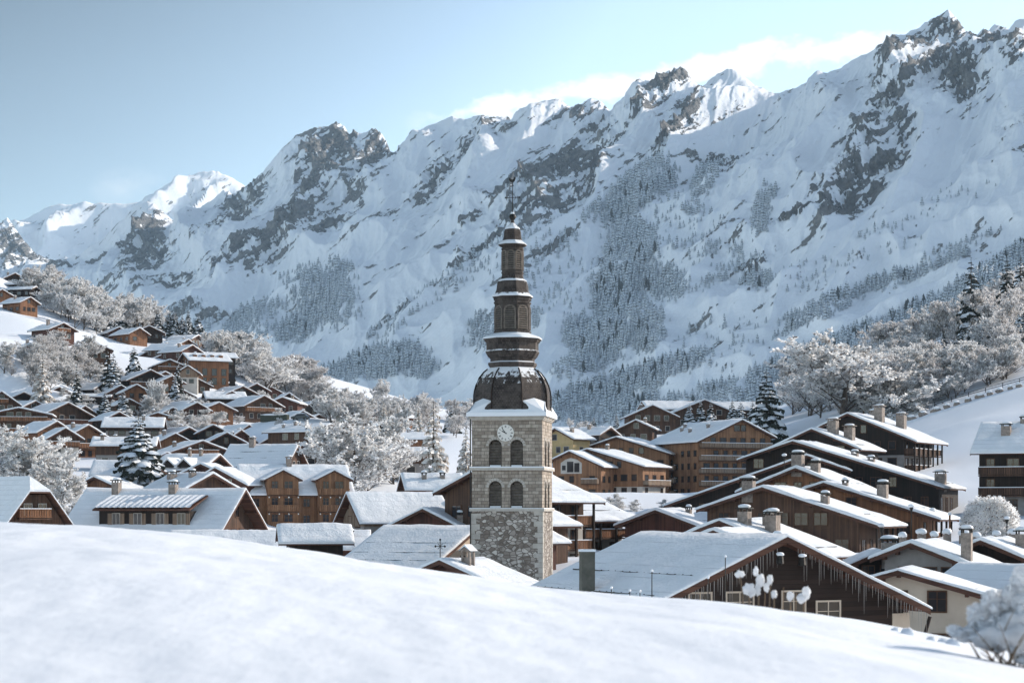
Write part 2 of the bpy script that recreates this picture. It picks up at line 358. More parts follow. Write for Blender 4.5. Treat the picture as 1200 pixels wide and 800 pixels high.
h('tiled snowy roof with shed dormer beside the tall spruce', 110, 538, 345, -88, 5, 4, 9, 4.5, 28, 'brown', None, dorm=1, g=G2)
h('small chalet with orange gable half buried behind the near long roof', 110, 556, 320, -20, 2.6, 5, 6, 4.2, 22, 'orange', g=G2)
# middle left
h('orange-brown rounded gable behind the frosted bushes', 185, 482, 500, 5, 3.7, 3.7, 6, 4.6, 17, 'orange', g=G1)
h('small black gable beside the rounded orange-brown gable', 174, 487, 480, 25, 2.9, 2.9, 5, 4.4, 33, 'dark', g=G1)
h('brown gabled chalet with long snowy roof among frosted bushes', 226, 468, 520, 38, 4.2, 4.2, 9, 5, 26, 'brown', bal=[1], g=G1)
h('long low chalet with dark window band right of the brown gabled one', 238, 458, 560, -75, 5, 5, 10, 5.6, 20, 'dark', 'white', g=G1)
h('broad brown chalet with long left roof and lit edge boards', 238, 514.5, 415, 32, 8.6, 5, 8, 6, 19, 'brown', 'white', bal=[1], ch=[(0.5, -0.5, .7, .8)], g=G2)
h('dark green-brown chalet with white windows in its broad gable', 266, 505, 445, 18, 5.2, 5.2, 10, 6.4, 27, 'dark', None, g=G2)
h('narrow orange gable in front of its larger orange twin', 283, 502, 460, 35, 3.4, 3.4, 6, 5.4, 33, 'red', g=G2)
h('larger orange gable with snow on its balcony', 292, 496, 485, 38, 5, 5, 9, 6.6, 33, 'orange', bal=[1], g=G2)
h('timber-trussed gable with bright roof sloping to the right', 325, 506, 455, -28, 4.2, 5, 8, 5.6, 25, 'brown', 'white', ch=[(0.5, 0.4, .6, .6)], g=G2)
h('long dark chalet at the top of the white lane, left of three', 272, 457, 560, 36, 5, 5, 11, 6.4, 23, 'dark', None, bal=[1], g=G1)
h('dark chalet stepping back behind the long dark chalet', 285, 451, 590, 38, 5, 5, 10, 6, 23, 'dark', g=G1)
h('snowy roof uppermost behind the three dark chalets', 271, 446, 625, 65, 4, 4, 6, 4.6, 19, 'dark', g=G1)
h('wide red-brown chalet with plum side wall beside the white lane', 310, 462, 540, 38, 5.6, 5.6, 11, 7.4, 25, 'brown', None, bal=[1], g=G1)
h('orange chalet with carved balcony below the long dark chalet', 257, 470, 515, 30, 4.2, 4.2, 9, 5.4, 23, 'orange', bal=[1], g=G1)
h('small brown gable at the left end of the white lane', 231, 470, 505, 30, 3.2, 3.2, 6, 4.4, 27, 'red', g=G1)
h('steep black gable behind the frosted wood edge', 339, 459, 570, 20, 4.4, 4.4, 7, 7, 34, 'dark', 'grey', g=G1)
h('low red-brown chalet under the steep black gable', 331, 464, 550, -10, 4, 4, 6, 5, 20, 'red', g=G1)
h('snowy gabled chalet at the right end of the lane of dark chalets', 369, 469, 590, 30, 4, 4, 8, 5, 26, 'dark', g=G1)
h('brown chalet on a whitewashed floor above the terrace roofs', 355, 480, 520, 30, 4.2, 4.2, 8, 6, 26, 'brown', 'white', bal=[1], g=G1)
h('low dark gable right of the whitewashed chalet', 374, 484, 525, 20, 3.8, 3.8, 6, 4.2, 26, 'dark', g=G1)
h('little black gable on the snowy terrace left of the twin orange gables', 250, 496, 470, 15, 3.4, 3.4, 7, 4, 27, 'dark', g=G2)
h('long white terrace roof dotted with dark vents', 388, 495, 430, 62, 5, 5, 12, 4.6, 17, 'brown', ch=[(0.3, -0.5, .6, .6), (0.6, -0.3, .6, .6), (0.75, -0.7, .5, .5)], g=G2)
h('small snowy gable left of the broad chalet above the tall spruce', 150, 512, 430, 30, 3, 3, 6, 4.2, 24, 'brown', g=G2)
h('orange lit chalet among frosted trees above the tower roofs', 447, 478.5, 500, -35, 2.8, 4, 7, 5, 22, 'orange', g=G2)
h('steep snowy roof with stacked timber beside the frosted grove', 448, 494, 440, 20, 3.4, 3.4, 6, 4.2, 35, 'dark', g=G2)
h('house with orange band and flat snowy roof between frosted trees', 455, 506, 400, -84, 4, 4, 6.6, 8, 15, 'orange', 'grey', bal=[], win_rows=2, g=G2)
h('brown flat-roofed house with verandah below the orange band', 458, 523, 375, -84, 3, 3.5, 5.2, 6, 14, 'brown', 'grey', sb='R', g=G2)
h('small sunlit chalet far up beside the frosted wood', 284, 396, 760, 20, 3, 3, 6, 5, 35, 'red', g=G1)
# centre-left, lower
h('steep grey-white roof with brown end gable and stone chimney', 350, 519, 375, 74, 4.7, 4.7, 12, 5.6, 37, 'brown', ch=[(0.68, -0.12, 1.0, 1.5)], snow=.3, g=G2)
h('dark gable end peeping out behind the steep grey-white roof', 356, 518.5, 392, 25, 3.6, 3.6, 6, 5.2, 34, 'brown', g=G2)
h('long house with two small front gables in its snowy roof', 258, 530.5, 355, 70, 5.5, 5.5, 9, 4.6, 24, 'dark', ch=[(0.5, -0.2, .5, 1.1), (0.25, -0.2, .5, 1.0)], dormg=2, g=G2)
h('snowy tiled house with a sunlit orange shutter on its gable', 250, 552, 288, 42, 4.6, 4.6, 9.5, 4.8, 26, 'brown', ch=[(0.25, -0.3, .8, .7), (0.75, -0.4, 1.1, .8)], scal=1, g=G2)
h('plum chalet with bright roof sloping right behind the shuttered one', 252, 545.5, 310, -25, 2.4, 5, 6, 4.4, 25, 'red', g=G2)
h('red-brown chalet whose roof slopes behind the orange apartment house', 235, 541, 320, -10, 4, 4.2, 6, 4, 24, 'red', g=G2)
h('low snowy roof with stored skis in front of the orange house', 325, 613, 200, -80, 1.6, 2.2, 5.4, 2.4, 28, 'dark', kind='shed', snow=.3, g=G2)
h('grey barn with deep overhanging roof in front of the frosted grove', 406, 575, 235, -62, 3.0, 3.0, 10.5, 5.2, 42, 'pale', 'grey', ov=0.9, snow=.25, g=G5)
h('red-brown gable with thick carved edge board left of the tower', 495, 593, 225, -14, 4.0, 4.0, 6, 4.6, 26, 'red', ch=[(0.4, 0.9, .8, .9)], snow=.25, nowin=1, g=G5)
h('brown chalet half hidden behind the tower with curved eaves', 541, 577, 240, -6, 3.8, 3.8, 8, 5, 22, 'brown', ch=[(0.3, -0.15, .9, 1.2)], g=G5)
h('low snowy roof between the frosted grove and the barn', 470, 553, 260, -80, 5, 3.5, 6, 4.2, 25, 'dark', ch=[(.3, .5, .6, .6), (.7, .5, .6, .6)], g=G5)
# right of the tower
E_ = dict(anc='BR', g=G5)
h('balconied chalet with dark posts immediately right of the tower', 709, 585, 225, -45, 6, 7.4, 9, 9.2, 20, 'brown', 'white', sb='R', posts=1, **E_)
h('lower wing with pale balcony and snowy roof right of the posts', 753, 607, 245, -45, 4, 6.0, 9, 8.0, 19, 'brown', 'grey', sb='R', posts=1, **E_)
h('small porch roof tucked against the foot of the tower', 681, 612, 200, -45, 3, 3.5, 5, 4.6, 20, 'brown', **E_)
h('lowest little roof by the foot of the tower', 668, 632, 192, -45, 2, 2.4, 4, 3.2, 20, 'red', **E_)
h('little mustard house with snowy roof just right of the belfry', 650, 500, 440, -40, 4, 4.4, 6, 6.6, 25, 'yellow', 'yellow', ch=[(.4, .5, .7, .8)], g=G3)
h('orange boarded apartment block with white arched window', 667, 526.5, 410, -22, 4, 6.6, 10, 13.2, 24, 'res', None, arch=1, g=G3)
h('tall apartment block with white base and balconies along its right side', 688, 524, 418, -30, 3.2, 12.5, 11, 13.5, 16, 'res', 'white', sb='R', lowz=5.2, g=G3)
h('middle apartment block with tall brown gable and stacked balconies', 722, 510, 440, -25, 6, 12, 11, 16, 17, 'res', 'white', sb='R', lowz=0, g=G3)
h('largest apartment block with a four-storey balconied gable', 870, 489.5, 430, 23, 10.2, 7.6, 23, 17.5, 24, 'res', 'white', bal=[1, 2, 3, 4], balc='pale', ch=[(0.75, -0.5, .6, .6), (0.85, -0.3, .6, .6), (0.3, -0.4, .6, .6), (.5, -.6, .6, .6)], lowz=0, snow=.35, g=G3)
h('brown gable crowning the hill behind the apartment blocks', 765, 473, 520, 5, 6.2, 6.2, 8, 8, 24, 'brown', None, g=G3)
h('dark red gable rising behind a screen of snowy spruces', 826, 467, 540, 8, 8, 8, 8, 8, 22, 'brown', None, g=G3)
h('long snowy ridge roof furthest back on the hill right of the tower', 752, 469, 560, -80, 6, 6, 33, 6.5, 20, 'brown', None, g=G3)
h('dark gable in front of the crowning brown gable', 745, 490.5, 490, -12, 5.6, 4, 8, 6, 25, 'brown', None, g=G3)
h('small snowy roof with dark end left of the hilltop gables', 716, 499, 480, 55, 4, 4, 7, 5, 22, 'dark', None, g=G3)
# right complex
h('uppermost dark chalet with two tall stone chimneys and glazed balconies', 993, 482, 330, -30, 4.6, 9.4, 14.6, 10, 22.5, 'dark', 'grey', sb='R', posts=1, ch=[(0.35, 0.36, 1.4, 2.6), (0.62, 0.62, 1.4, 2.4), (0.7, 0.05, 1.2, .7)], snow=.3, g=G4)
h('second dark chalet with a pair of weathered chimneys', 951, 500, 312, -30, 8.4, 7.2, 9.4, 8, 22.5, 'dark', None, ch=[(0.25, 0.32, 1.4, 2.3), (0.45, 0.6, 1.4, 2.1), (0.6, .1, 1.2, .6)], snow=.3, g=G4)
h('huge black-walled chalet with the longest roof of the stepped row', 929, 514, 282, -24, 7.2, 20.5, 13, 10.5, 17.5, 'dark', None, ch=[(0.3, 0.97, 1.4, 1.5), (0.4, 0.36, .9, .5), (.25, .5, .9, .5)], sb='R', snow=.3, g=G4)
h('black boarded chalet whose long left roof runs down to the valley', 945, 531, 268, -8, 18.3, 5, 8, 9, 19.5, 'dark', None, snow=.25, g=G4)
h('red-brown chalet with brick chimneys and small upper gable', 932, 545, 240, -26, 6.6, 6.0, 9, 7, 21, 'orange', None, ch=[(.05, -0.02, 1.3, 1.6), (.15, .3, 1.0, 1.2)], snow=.3, g=G4)
h('red-brown chalet with posted verandah in the middle of the row', 965, 562, 226, -24, 1.5, 10.8, 8.5, 7, 17.5, 'orange', None, sb='R', posts=1, ch=[(0.3, 0.55, 1.1, 1.6), (.05, .2, .6, .5)], snow=.3, g=G4)
h('brown chalet with carved balconies and a wide bright roof', 893, 567, 210, -24, 6.4, 10.2, 10, 8, 18, 'brown', None, sb='R', posts=1, bal=[], ch=[(0.05, -0.3, 1.2, 1.2), (0.08, 0.62, .8, 1.0)], snow=.3, g=G4)
h('low red gable with brick chimneys in front of the carved balconies', 843, 606, 165, -30, 3.6, 7.4, 8, 4.2, 20, 'red', None, ch=[(0.1, 0.2, .9, 1.2), (.3, .45, 1.0, 1.6), (.5, .3, .7, 1.0)], snow=.25, nowin=1, g=G4)
h('smallest red gable directly above the near icicled roof', 836, 617, 150, -26, 2.6, 5.2, 6, 3.2, 21, 'red', None, ch=[(.3, .8, .7, .8)], snow=.25, nowin=1, g=G5)
h('low dark-walled roof with snowdrift against the big black chalet', 768, 594, 235, -30, 4.5, 5, 10, 4.2, 19, 'red', None, ch=[(.4, .4, .6, .6)], nowin=1, g=G5)
h('grey-rendered house with a tall capped chimney behind the cream house', 1067, 631, 150, -24, 2.2, 6.4, 8.2, 4.4, 21, 'red', 'grey', lowz=9, ch=[(0.03, .62, .75, 2.3)], snow=.3, g=G5)
h('snowy roof with stone chimney beyond the grey-rendered house', 1149, 628, 160, -28, 2.2, 6.6, 7, 4.4, 22, 'dark', None, ch=[(.5, .35, 1.0, 1.3)], snow=.3, g=G5)
h('cream-rendered house with one brown shutter and a beamed eave', 1052, 665, 128, -18, 2.0, 8.6, 6, 6.5, 15.5, 'cream', 'cream', lowz=9, shut=1, snow=.15, g=G5)
h('grey tiled roof at the right edge behind the snowy shrub', 1212, 660, 140, 35, 2.6, 3, 5, 4, 27, 'dark', None, snow=.12, g=G5)
h('dark barrel-roofed store squeezed left of the cream house', 1030, 643, 160, -6, 3.4, 3, 5, 3.6, 24, 'dark', None, ch=[(.1, .3, 1.2, 1.0), (.1, .75, .9, 1.0)], snow=.2, g=G5)

h('long dark A-frame house with a wide shuttered dormer in its grey roof', 288, 571, 240, 72, 6.3, 6.3, 18.5, 7.2, 38, 'brown', None, ov=1.6, snow=.2, ch=[(.42, -.1, .9, 1.0), (.84, -.1, .9, 1.3)], shedd=1, g=G2)
h('orange timber apartment house with two balconied cross gables', 277.5, 543, 315, -73, 5.0, 5.0, 15.8, 11.4, 38, 'res', None, ch=[(.46, .05, .8, 1.3)], cross=1, snow=.35, bal=[], g=G2)
h('long low tiled roof with red edge just behind the snow mound', 200, 620, 215, -86, 4, 4.4, 19.5, 4.2, 20, 'red', None, scal=1, snow=.2, ch=[(.78, .5, .7, .5), (.94, .5, .7, .4)], g=G5)
h('church nave with wide grey snow-dusted roof left of the tower', 450, 614, 197, 65, 10, 7, 9.4, 8, 21, 'cream', 'cream', anc='BA', snow=.18, lowz=9, lines=5, g=G5, ov=.5)
h('little red-edged porch whose bright roof runs to the foot of the tower', 515, 653, 150, -30, 3.6, 7.2, 4.5, 3.6, 21, 'red', None, snow=.18, g=G5)
h('near dark log chalet with icicles hanging along its wide gable', 922, 624.5, 100, 25, 7.9, 7.9, 13, 8.6, 23.2, 'log', None, snow=.16, nowin=1, bal=[], g=G5, ov=1.1, lines=2)
h('large brown chalet with rows of dark balconies below the snowy slope', 1150, 494, 275, 66, 6.8, 6, 15, 13, 29, 'dark', 'grey', anc='BA', sb='L', snow=.3, ch=[(.80, -.5, 1.2, 1.3), (.68, -.05, .8, .6)], g=G4)

h('little chalet low under the spruce left of the long pale roof', 70, 452, 540, 30, 3.4, 3.4, 7, 4.6, 26, 'brown', g=G1)
h('low dark roof between the frame-edge gable and the frosted larch', 28, 458, 530, 35, 3.4, 3.4, 7, 4.4, 24, 'dark', g=G1)
h('small brown chalet at the foot of the wide orange-brown lodge', 233, 443, 590, 25, 3.6, 3.6, 7, 4.8, 25, 'brown', g=G1)
h('dark little chalet with snowy roof above the brown gabled chalet', 214, 455, 560, 35, 3.6, 3.6, 8, 4.8, 25, 'dark', g=G1)
h('orange-faced cottage just right of the slender frosted poplar', 203, 476, 505, 25, 3, 3, 6, 4.4, 27, 'orange', g=G1)
h('brown cottage half sunk in snow under the red-brown and orange gables', 152, 466, 515, 30, 3, 3, 6, 4.2, 25, 'brown', g=G1)
h('dark chalet peeping over the long black-walled house', 140, 481, 490, 35, 3.4, 3.4, 7, 4.6, 26, 'dark', g=G1)
h('small orange gable at the back of the broad brown chalet', 206, 506, 450, 30, 3.2, 3.2, 7, 4.6, 26, 'orange', g=G2)
h('dark double-pitched roof above the broad brown chalet', 222, 499, 470, 40, 3.8, 3.8, 8, 4.6, 24, 'dark', g=G2)
h('snowy roof with red gable beside the big snow-laden spruce', 196, 528, 380, 35, 3.8, 3.8, 8, 4.6, 25, 'red', g=G2)
h('low snowy roof with brown wall right behind the big snow-laden spruce', 178, 541, 340, 50, 3.4, 3.4, 7, 4.2, 24, 'brown', g=G2)
h('dark cottage at the top of the terraces right of the dark green-brown chalet', 312, 493, 490, 25, 3.4, 3.4, 7, 4.6, 26, 'dark', g=G2)
h('brown cottage on the edge of the grove over the long white terrace roof', 352, 501, 460, 30, 3.6, 3.6, 7, 4.4, 25, 'brown', g=G2)
h('dark chalet in the white wood just above the lane of dark chalets', 301, 448, 620, 30, 4, 4, 7, 5, 26, 'dark', g=G1)
h('little red-brown chalet on the wood edge right of the sunlit small chalet', 318, 452, 640, 20, 3.4, 3.4, 7, 4.8, 27, 'red', g=G1)

# ------------------------------------------------------------------ ground
GC = []      # control points (x, y, z)
for q in HOUSES:
    if q.get('kind') == 'none': continue
    if q.get('anc') == 'BR': zap = P(q['ax'], q['ay'], q['Y'])[2] + q['b'] * tan(R(q['pitch']))
    else: zap = P(q['ax'], q['ay'], q['Y'])[2]
    yw = R(q['yaw']); x0, y0, _ = P(q['ax'], q['ay'], q['Y'])
    GC.append((x0 - sin(yw) * q['L'] / 2, y0 + cos(yw) * q['L'] / 2, zap - q['Rh']))
NH = len(GC)
for px, py, Y in [(0, 392, 640), (30, 372, 660), (60, 392, 612), (20, 420, 545), (60, 428, 540), (0, 350, 700), (0, 322, 760), (-120, 300, 760), (-120, 400, 620),
                  (60, 345, 790), (110, 368, 800), (160, 386, 800), (210, 398, 800), (270, 412, 830), (330, 435, 860), (400, 462, 900), (470, 482, 950), (540, 490, 1000), (640, 502, 1000), (740, 500, 900), (860, 498, 800),
                  (310, 485, 480), (345, 492, 470), (420, 500, 520), (500, 508, 480), (560, 520, 430), (520, 575, 300), (-120, 480, 500), (-100, 560, 300), (20, 560, 330),
                  (1060, 480, 470), (1100, 468, 470), (1150, 455, 470), (1200, 443, 470), (1280, 425, 470), (1100, 510, 395), (1150, 490, 400), (1220, 480, 400), (1100, 540, 340),
                  (1000, 474, 500), (930, 492, 520), (1050, 452, 580), (1120, 425, 600), (1200, 400, 620), (1280, 380, 640), (1000, 466, 620), (1100, 400, 760), (1200, 362, 780), (1300, 330, 800), (920, 486, 650),
                  (1300, 560, 300), (1300, 640, 170), (800, 606, 370), (760, 606, 380), (860, 590, 390), (690, 612, 360), (300, 624, 300), (350, 624, 306), (400, 624, 300), (250, 640, 262), (330, 644, 255), (300, 636, 300), (400, 636, 290), (350, 636, 280)]:
    GC.append(P(px, py, Y))
for x, y, z in [(-60, 95, -9), (-20, 95, -9), (20, 95, -9), (60, 95, -9), (-60, 150, -7), (-25, 150, -6.5), (0, 182, -6.4), (8, 170, -6.8), (30, 140, -8), (-110, 200, -3), (110, 180, -4),
                (-300, 1150, 70), (-100, 1200, 50), (100, 1200, 40), (300, 1150, 70), (-500, 1150, 120), (500, 1100, 150), (-400, 700, 110), (420, 700, 150),
                (0, 1600, 0), (-500, 1600, 10), (500, 1600, 10), (1000, 1500, 50), (-1000, 1500, 60)]:
    GC.append((x, y, z))
GC = np.array(GC)
_S = 400.0
def _phi(r2): return r2 * np.log(r2 + 1e-12) * 0.5
def tps_fit(pts, lam):
    n = len(pts); X = pts[:, :2] / _S
    K = _phi(((X[:, None] - X[None]) ** 2).sum(-1)) + np.eye(n) * lam
    A = np.zeros((n + 3, n + 3)); A[:n, :n] = K; Pm = np.c_[np.ones(n), X]; A[:n, n:] = Pm; A[n:, :n] = Pm.T
    return X, np.linalg.solve(A, np.r_[pts[:, 2], 0, 0, 0])
TX, TW = tps_fit(GC, 0.0007)
def tps(x, y):
    x = np.asarray(x, float); y = np.asarray(y, float); q = np.stack([x.ravel(), y.ravel()], -1) / _S
    r = np.zeros(len(q))
    for i in range(0, len(q), 20000):
        s = q[i:i + 20000]; r[i:i + 20000] = _phi(((s[:, None] - TX[None]) ** 2).sum(-1)) @ TW[:len(TX)] + TW[-3] + s @ TW[-2:]
    return r.reshape(x.shape)
CPX = np.array([-400, 0, 100, 200, 300, 450, 560, 640, 700, 800, 900, 1000, 1100, 1200, 1500]); CPY = np.array([600, 612, 618, 627, 638, 659, 676, 690, 697, 702, 709, 727, 746, 768, 830])
YC = 16.0
def mound(x, y):
    pxc = x / np.clip(y, 5.0, YC) * F + 600; t = np.interp(pxc, CPX, CPY)
    tl = (np.interp(pxc - 40, CPX, CPY) + np.interp(pxc + 40, CPX, CPY) + np.interp(pxc + 80, CPX, CPY) + np.interp(pxc - 80, CPX, CPY) + t) / 5
    zc = -(tl - 600) * YC / F; m = zc / YC; d = y - YC
    k = (zc + m * (3.5 - YC) + 0.39) / (3.5 - YC) ** 2
    z = zc + m * d - k * d * d - np.where(d > 0, 0.004 * d * d, 0)
    z = z + 0.028 * pn(x * 0.5, y * 0.35, 5) * sstep(2, 8, y) + 0.014 * pn(x * 1.6 + 0.5 * y, y * 0.6, 6) + 0.004 * pn(x * 7 + y, y * 1.4, 9)
    return z
def ground(x, y):
    x = np.asarray(x, float); y = np.asarray(y, float)
    w = sstep(38, 85, y)
    v = np.where(y > 30, 1, 0)
    t = tps(x, np.maximum(y, 60)); far = sstep(1250, 2100, np.hypot(x, y))
    t = np.where(np.abs(x) > 700, np.clip(t, -20, 260), t)
    t = t * (1 - far) + (-30) * far
    t = t + sstep(180, 320, y) * (0.5 * fbm(x / 22, y / 22, 4, 3) + 0.9 * fbm(x / 90, y / 90, 3, 4))
    return np.where(w > 0, mound(x, np.minimum(y, 60)) * (1 - w) + t * w, mound(x, y)) if True else 0
def g1(x, y): return float(ground(np.array([x]), np.array([y]))[0])
def hit(px, py, y0=60, y1=1300):
    """where the sight line through pixel (px, py) first meets the ground"""
    Y = np.geomspace(y0, y1, 500); x = (px - 600) * Y / F; z = -(py - HZ) * Y / F
    below = z < ground(x, Y); i = int(np.argmax(below))
    if not below.any(): return None
    return (float(x[i]), float(Y[i]), float(ground(x[i:i + 1], Y[i:i + 1])[0]))

ys = np.concatenate([np.linspace(-3, 2, 8)[:-1], np.linspace(2, 30, 240), np.geomspace(30.5, 1600, 430), np.geomspace(1650, 9000, 14)])
ss = np.linspace(-1, 1, 421); ss = np.sign(ss) * (np.abs(ss) ** 1.25)
XX = ss[None, :] * (np.abs(ys)[:, None] * 0.42 + 6) ; YY = np.repeat(ys[:, None], len(ss), 1)
XX = XX * np.where(YY > 1600, 1 + (YY - 1600) / 2500, 1)
ZZ = ground(XX, YY)
V = np.stack([XX, YY, ZZ], -1).reshape(-1, 3)
g = NG('ground_snow'); c = g.coord()
n1 = g.noise(c, 0.9, 6, 0.6); n3 = g.noise(g.coord((1, 0.25, 1)), 6, 5, 0.6); n2 = g.noise(c, 0.03, 4)
g.col(g.mix(n2, (0.77, 0.80, 0.85), (0.83, 0.85, 0.885)))
g.bump(g.math('ADD', g.math('MULTIPLY', n1, 1.0), g.math('MULTIPLY', n3, 0.16)), 0.45, 0.10)
ground_o = bpy.data.objects.new('ground', np_mesh('ground', V, grid_faces(len(ys), len(ss)), [g.m])); COL.objects.link(ground_o)
tag(ground_o, 'deep smooth snow over the near mound, the village and its slopes', 'snow ground', None, 'structure')

# ------------------------------------------------------------------ the mountain range
def strokes(px, py, L):
    s = np.zeros_like(px)
    for x, y, rx, ry, a, k in L:
        c_, s_ = cos(R(a)), sin(R(a)); dx = px - x; dy = -(py - y)
        u = (dx * c_ + dy * s_) / rx; v = (-dx * s_ + dy * c_) / ry
        s = np.maximum(s, k * np.exp(-(u * u + v * v) ** 1.5 * 0.8))
    return s
ROCKS = [(170, 285, 34, 26, 60, 1), (18, 285, 40, 22, -20, .9), (282, 225, 34, 11, 42, .9), (262, 262, 38, 10, 42, .8), (385, 178, 46, 26, 42, 1), (398, 158, 22, 14, 60, 1), (436, 180, 16, 30, -15, 1),
         (365, 225, 50, 17, 48, 1), (330, 280, 52, 14, 38, 1), (285, 300, 40, 12, 35, .9), (382, 262, 30, 10, 45, .7), (245, 365, 45, 5, 14, .8), (200, 325, 45, 8, 25, .8), (120, 300, 40, 8, 30, .6), (75, 315, 30, 8, 30, .7),
         (508, 188, 30, 9, 48, .9), (492, 212, 20, 8, 50, .8), (548, 160, 36, 12, 40, .8), (585, 150, 20, 8, 30, .6), (640, 195, 58, 24, 35, 1), (692, 178, 44, 16, 52, 1), (612, 238, 40, 12, 35, .9), (698, 138, 22, 14, 20, .9), (668, 130, 20, 8, 10, .6),
         (600, 268, 110, 9, 38, .9), (535, 322, 80, 6, 38, .7), (480, 350, 60, 5, 36, .6), (650, 245, 60, 7, 38, .8), (560, 250, 60, 5, 38, .6), (640, 300, 50, 4, 36, .5), (786, 96, 28, 10, 25, 1), (795, 150, 44, 10, 50, 1), (757, 124, 28, 8, 30, .8), (840, 172, 36, 6, 12, .8), (850, 185, 14, 8, 0, .6),
         (1112, 28, 24, 8, -5, 1), (1122, 85, 28, 26, 20, 1), (1090, 78, 52, 11, 40, 1), (1045, 75, 28, 12, 38, .9), (1036, 108, 24, 18, 60, 1), (1012, 160, 30, 20, 50, 1), (995, 205, 32, 14, 68, 1), (983, 235, 28, 12, 45, 1), (1032, 182, 34, 10, 20, 1), (1062, 110, 50, 8, 40, .8), (1165, 48, 22, 12, 60, .8), (1188, 60, 16, 20, 30, .6),
         (935, 258, 28, 6, 20, .8), (872, 310, 32, 6, 32, .7), (900, 262, 20, 5, 30, .5), (1130, 60, 10, 22, 0, .7), (1060, 150, 20, 12, 60, .7), (860, 290, 30, 5, 40, .5), (960, 225, 20, 6, 50, .7), (1190, 150, 20, 5, 10, .5), (460, 175, 12, 10, 60, .8), (420, 215, 26, 10, 60, .7), (1140, 45, 30, 8, -20, .8), (1080, 45, 26, 6, 40, .7), (980, 250, 30, 7, 40, .8), (1020, 215, 20, 7, 40, .8), (955, 250, 16, 5, 20, .6), (700, 205, 26, 8, 60, .7), (590, 220, 40, 8, 40, .6), (440, 250, 60, 6, 40, .35), (150, 330, 50, 7, 30, .5), (20, 320, 30, 12, 30, .6), (720, 160, 30, 6, 60, .7), (770, 190, 20, 4, 60, .5), (410, 330, 30, 5, 40, .4)]
def terrain_strip(name, label, ridge, Dr, Df, zf, nc, nr, px0, px1, rocks, seed, mat, amp=1.0, curve=1.12, back=900):
    rx = np.array([r[0] for r in ridge], float); ry = np.array([r[1] for r in ridge], float)
    px = np.linspace(px0, px1, nc); D = np.interp(px, *zip(*Dr)); Dfo = np.interp(px, *zip(*Df))
    pr = np.interp(px, rx, ry)
    pr = pr + 2.2 * fbm(px / 14, px * 0 + seed, 4, seed + 3)
    zr = -(pr - HZ) * D / F
    t = np.linspace(0, 1, nr)[:, None] ** 0.92
    Yb = Dfo + (D - Dfo) * t
    wide = np.linspace(-260, 260, 27); zw = sum(-(np.interp(px + w_, rx, ry) - HZ) for w_ in wide) / 27 * D / F
    nw = np.linspace(-14, 14, 7)
    det = np.zeros((nr, nc))
    for w_ in nw:                                               # the spurs run on down the face, leaning to the left
        q_ = px[None] + w_ * np.clip((1 - t) * 7, 0.0, 1.6) + 330 * (1 - t) * (1 + 0.12 * fbm(px[None] / 90, t * 3, 3, seed + 60))
        det += -(np.interp(q_, rx, ry) - HZ) / 7
    zws = np.zeros((nr, nc))
    for w_ in wide: zws += -(np.interp(px[None] + 330 * (1 - t) + w_, rx, ry) - HZ) / 27
    det = (det - zws) * D[None] / F * np.clip(t, 0, 1) ** 2.2
    det[-1] = zr - zw; b_ = sstep(0.955, 1.0, t)
    det = det * (1 - b_) + (zr - zw)[None] * b_
    Z = zf + (zw - zf) * t ** curve + det
    PX = np.repeat(px[None], nr, 0); PY = HZ - Z * F / Yb
    rk = strokes(PX, PY, rocks)
    # diagonal structure: the beds and couloirs run from upper right to lower left
    A = R(39); U = (PX * cos(A) - PY * sin(A)); Vv = (PX * sin(A) + PY * cos(A))      # U along the beds, Vv across
    wx = 6 * fbm(PX / 60, PY / 60, 3, seed + 1); wy = 6 * fbm(PX / 60, PY / 60, 3, seed + 2)
    big = ridged((U + wx) / 170, (Vv + wy) / 70, 3, seed + 5, .42) - 0.5
    mid = ridged((U + wx) / 46, (Vv + wy * 2) / 20, 5, seed + 9) - 0.5
    fine = ridged((U + wx * .5) / 15, (Vv + wy) / 6.5, 4, seed + 13, 0.6) - 0.5
    fall = ridged((PX + 0.55 * PY + wx) / 24, (PY - wy) / 120, 4, seed + 21) - 0.5        # flutings down the slope
    scale = Yb / F                                              # metres per pixel there
    e = np.clip(t / 0.12, 0, 1) * (1 - 0.35 * sstep(0.9, 1.0, t)); e2 = np.clip((1 - t) / 0.05, 0.12, 1)
    strat0 = ridged((U + wx) / 70, (Vv + wy * 1.6) / 7.5, 3, seed + 33, .6) - .5
    rgen = np.clip(rk + 0.16 * sstep(0.3, 0.9, t) * (big > 0.05), 0, 1)
    d = (42 * big * e2 + mid * (0.7 + 21 * rgen) * np.clip(e2 + .3, 0, 1) + fine * (0.3 + 11 * rgen) + strat0 * (0.5 + 9 * rgen) + (ridged((U + wx) / 30, (Vv + wy) / 4.4, 3, seed + 51, .6) - .5) * (.3 + 5 * rgen) + fall * 7 * sstep(0.2, 0.8, t) * (1 - .6 * rgen) * e2) * amp * e * scale
    nx, ny, nz = -0.40, -0.42, 0.81
    X = (PX - 600) / F * Yb + nx * d * 1.0; Y = Yb + ny * d; Z = Z + nz * d
    snowy = fbm(PX / 9, PY / 9, 4, seed + 40)
    strat = ridged((U + wx) / 70, (Vv + wy * 1.6) / 7.5, 3, seed + 33, .6) - .5
    strat3 = ridged((U + wx) / 30, (Vv + wy) / 4.4, 3, seed + 51, .6) - .5
    fleck = fbm(PX / 3.2, PY / 3.2, 2, seed + 70)
    strat2 = ridged((PX - .35 * PY + wx) / 9, (PY + .4 * PX) / 40, 3, seed + 35) - .5
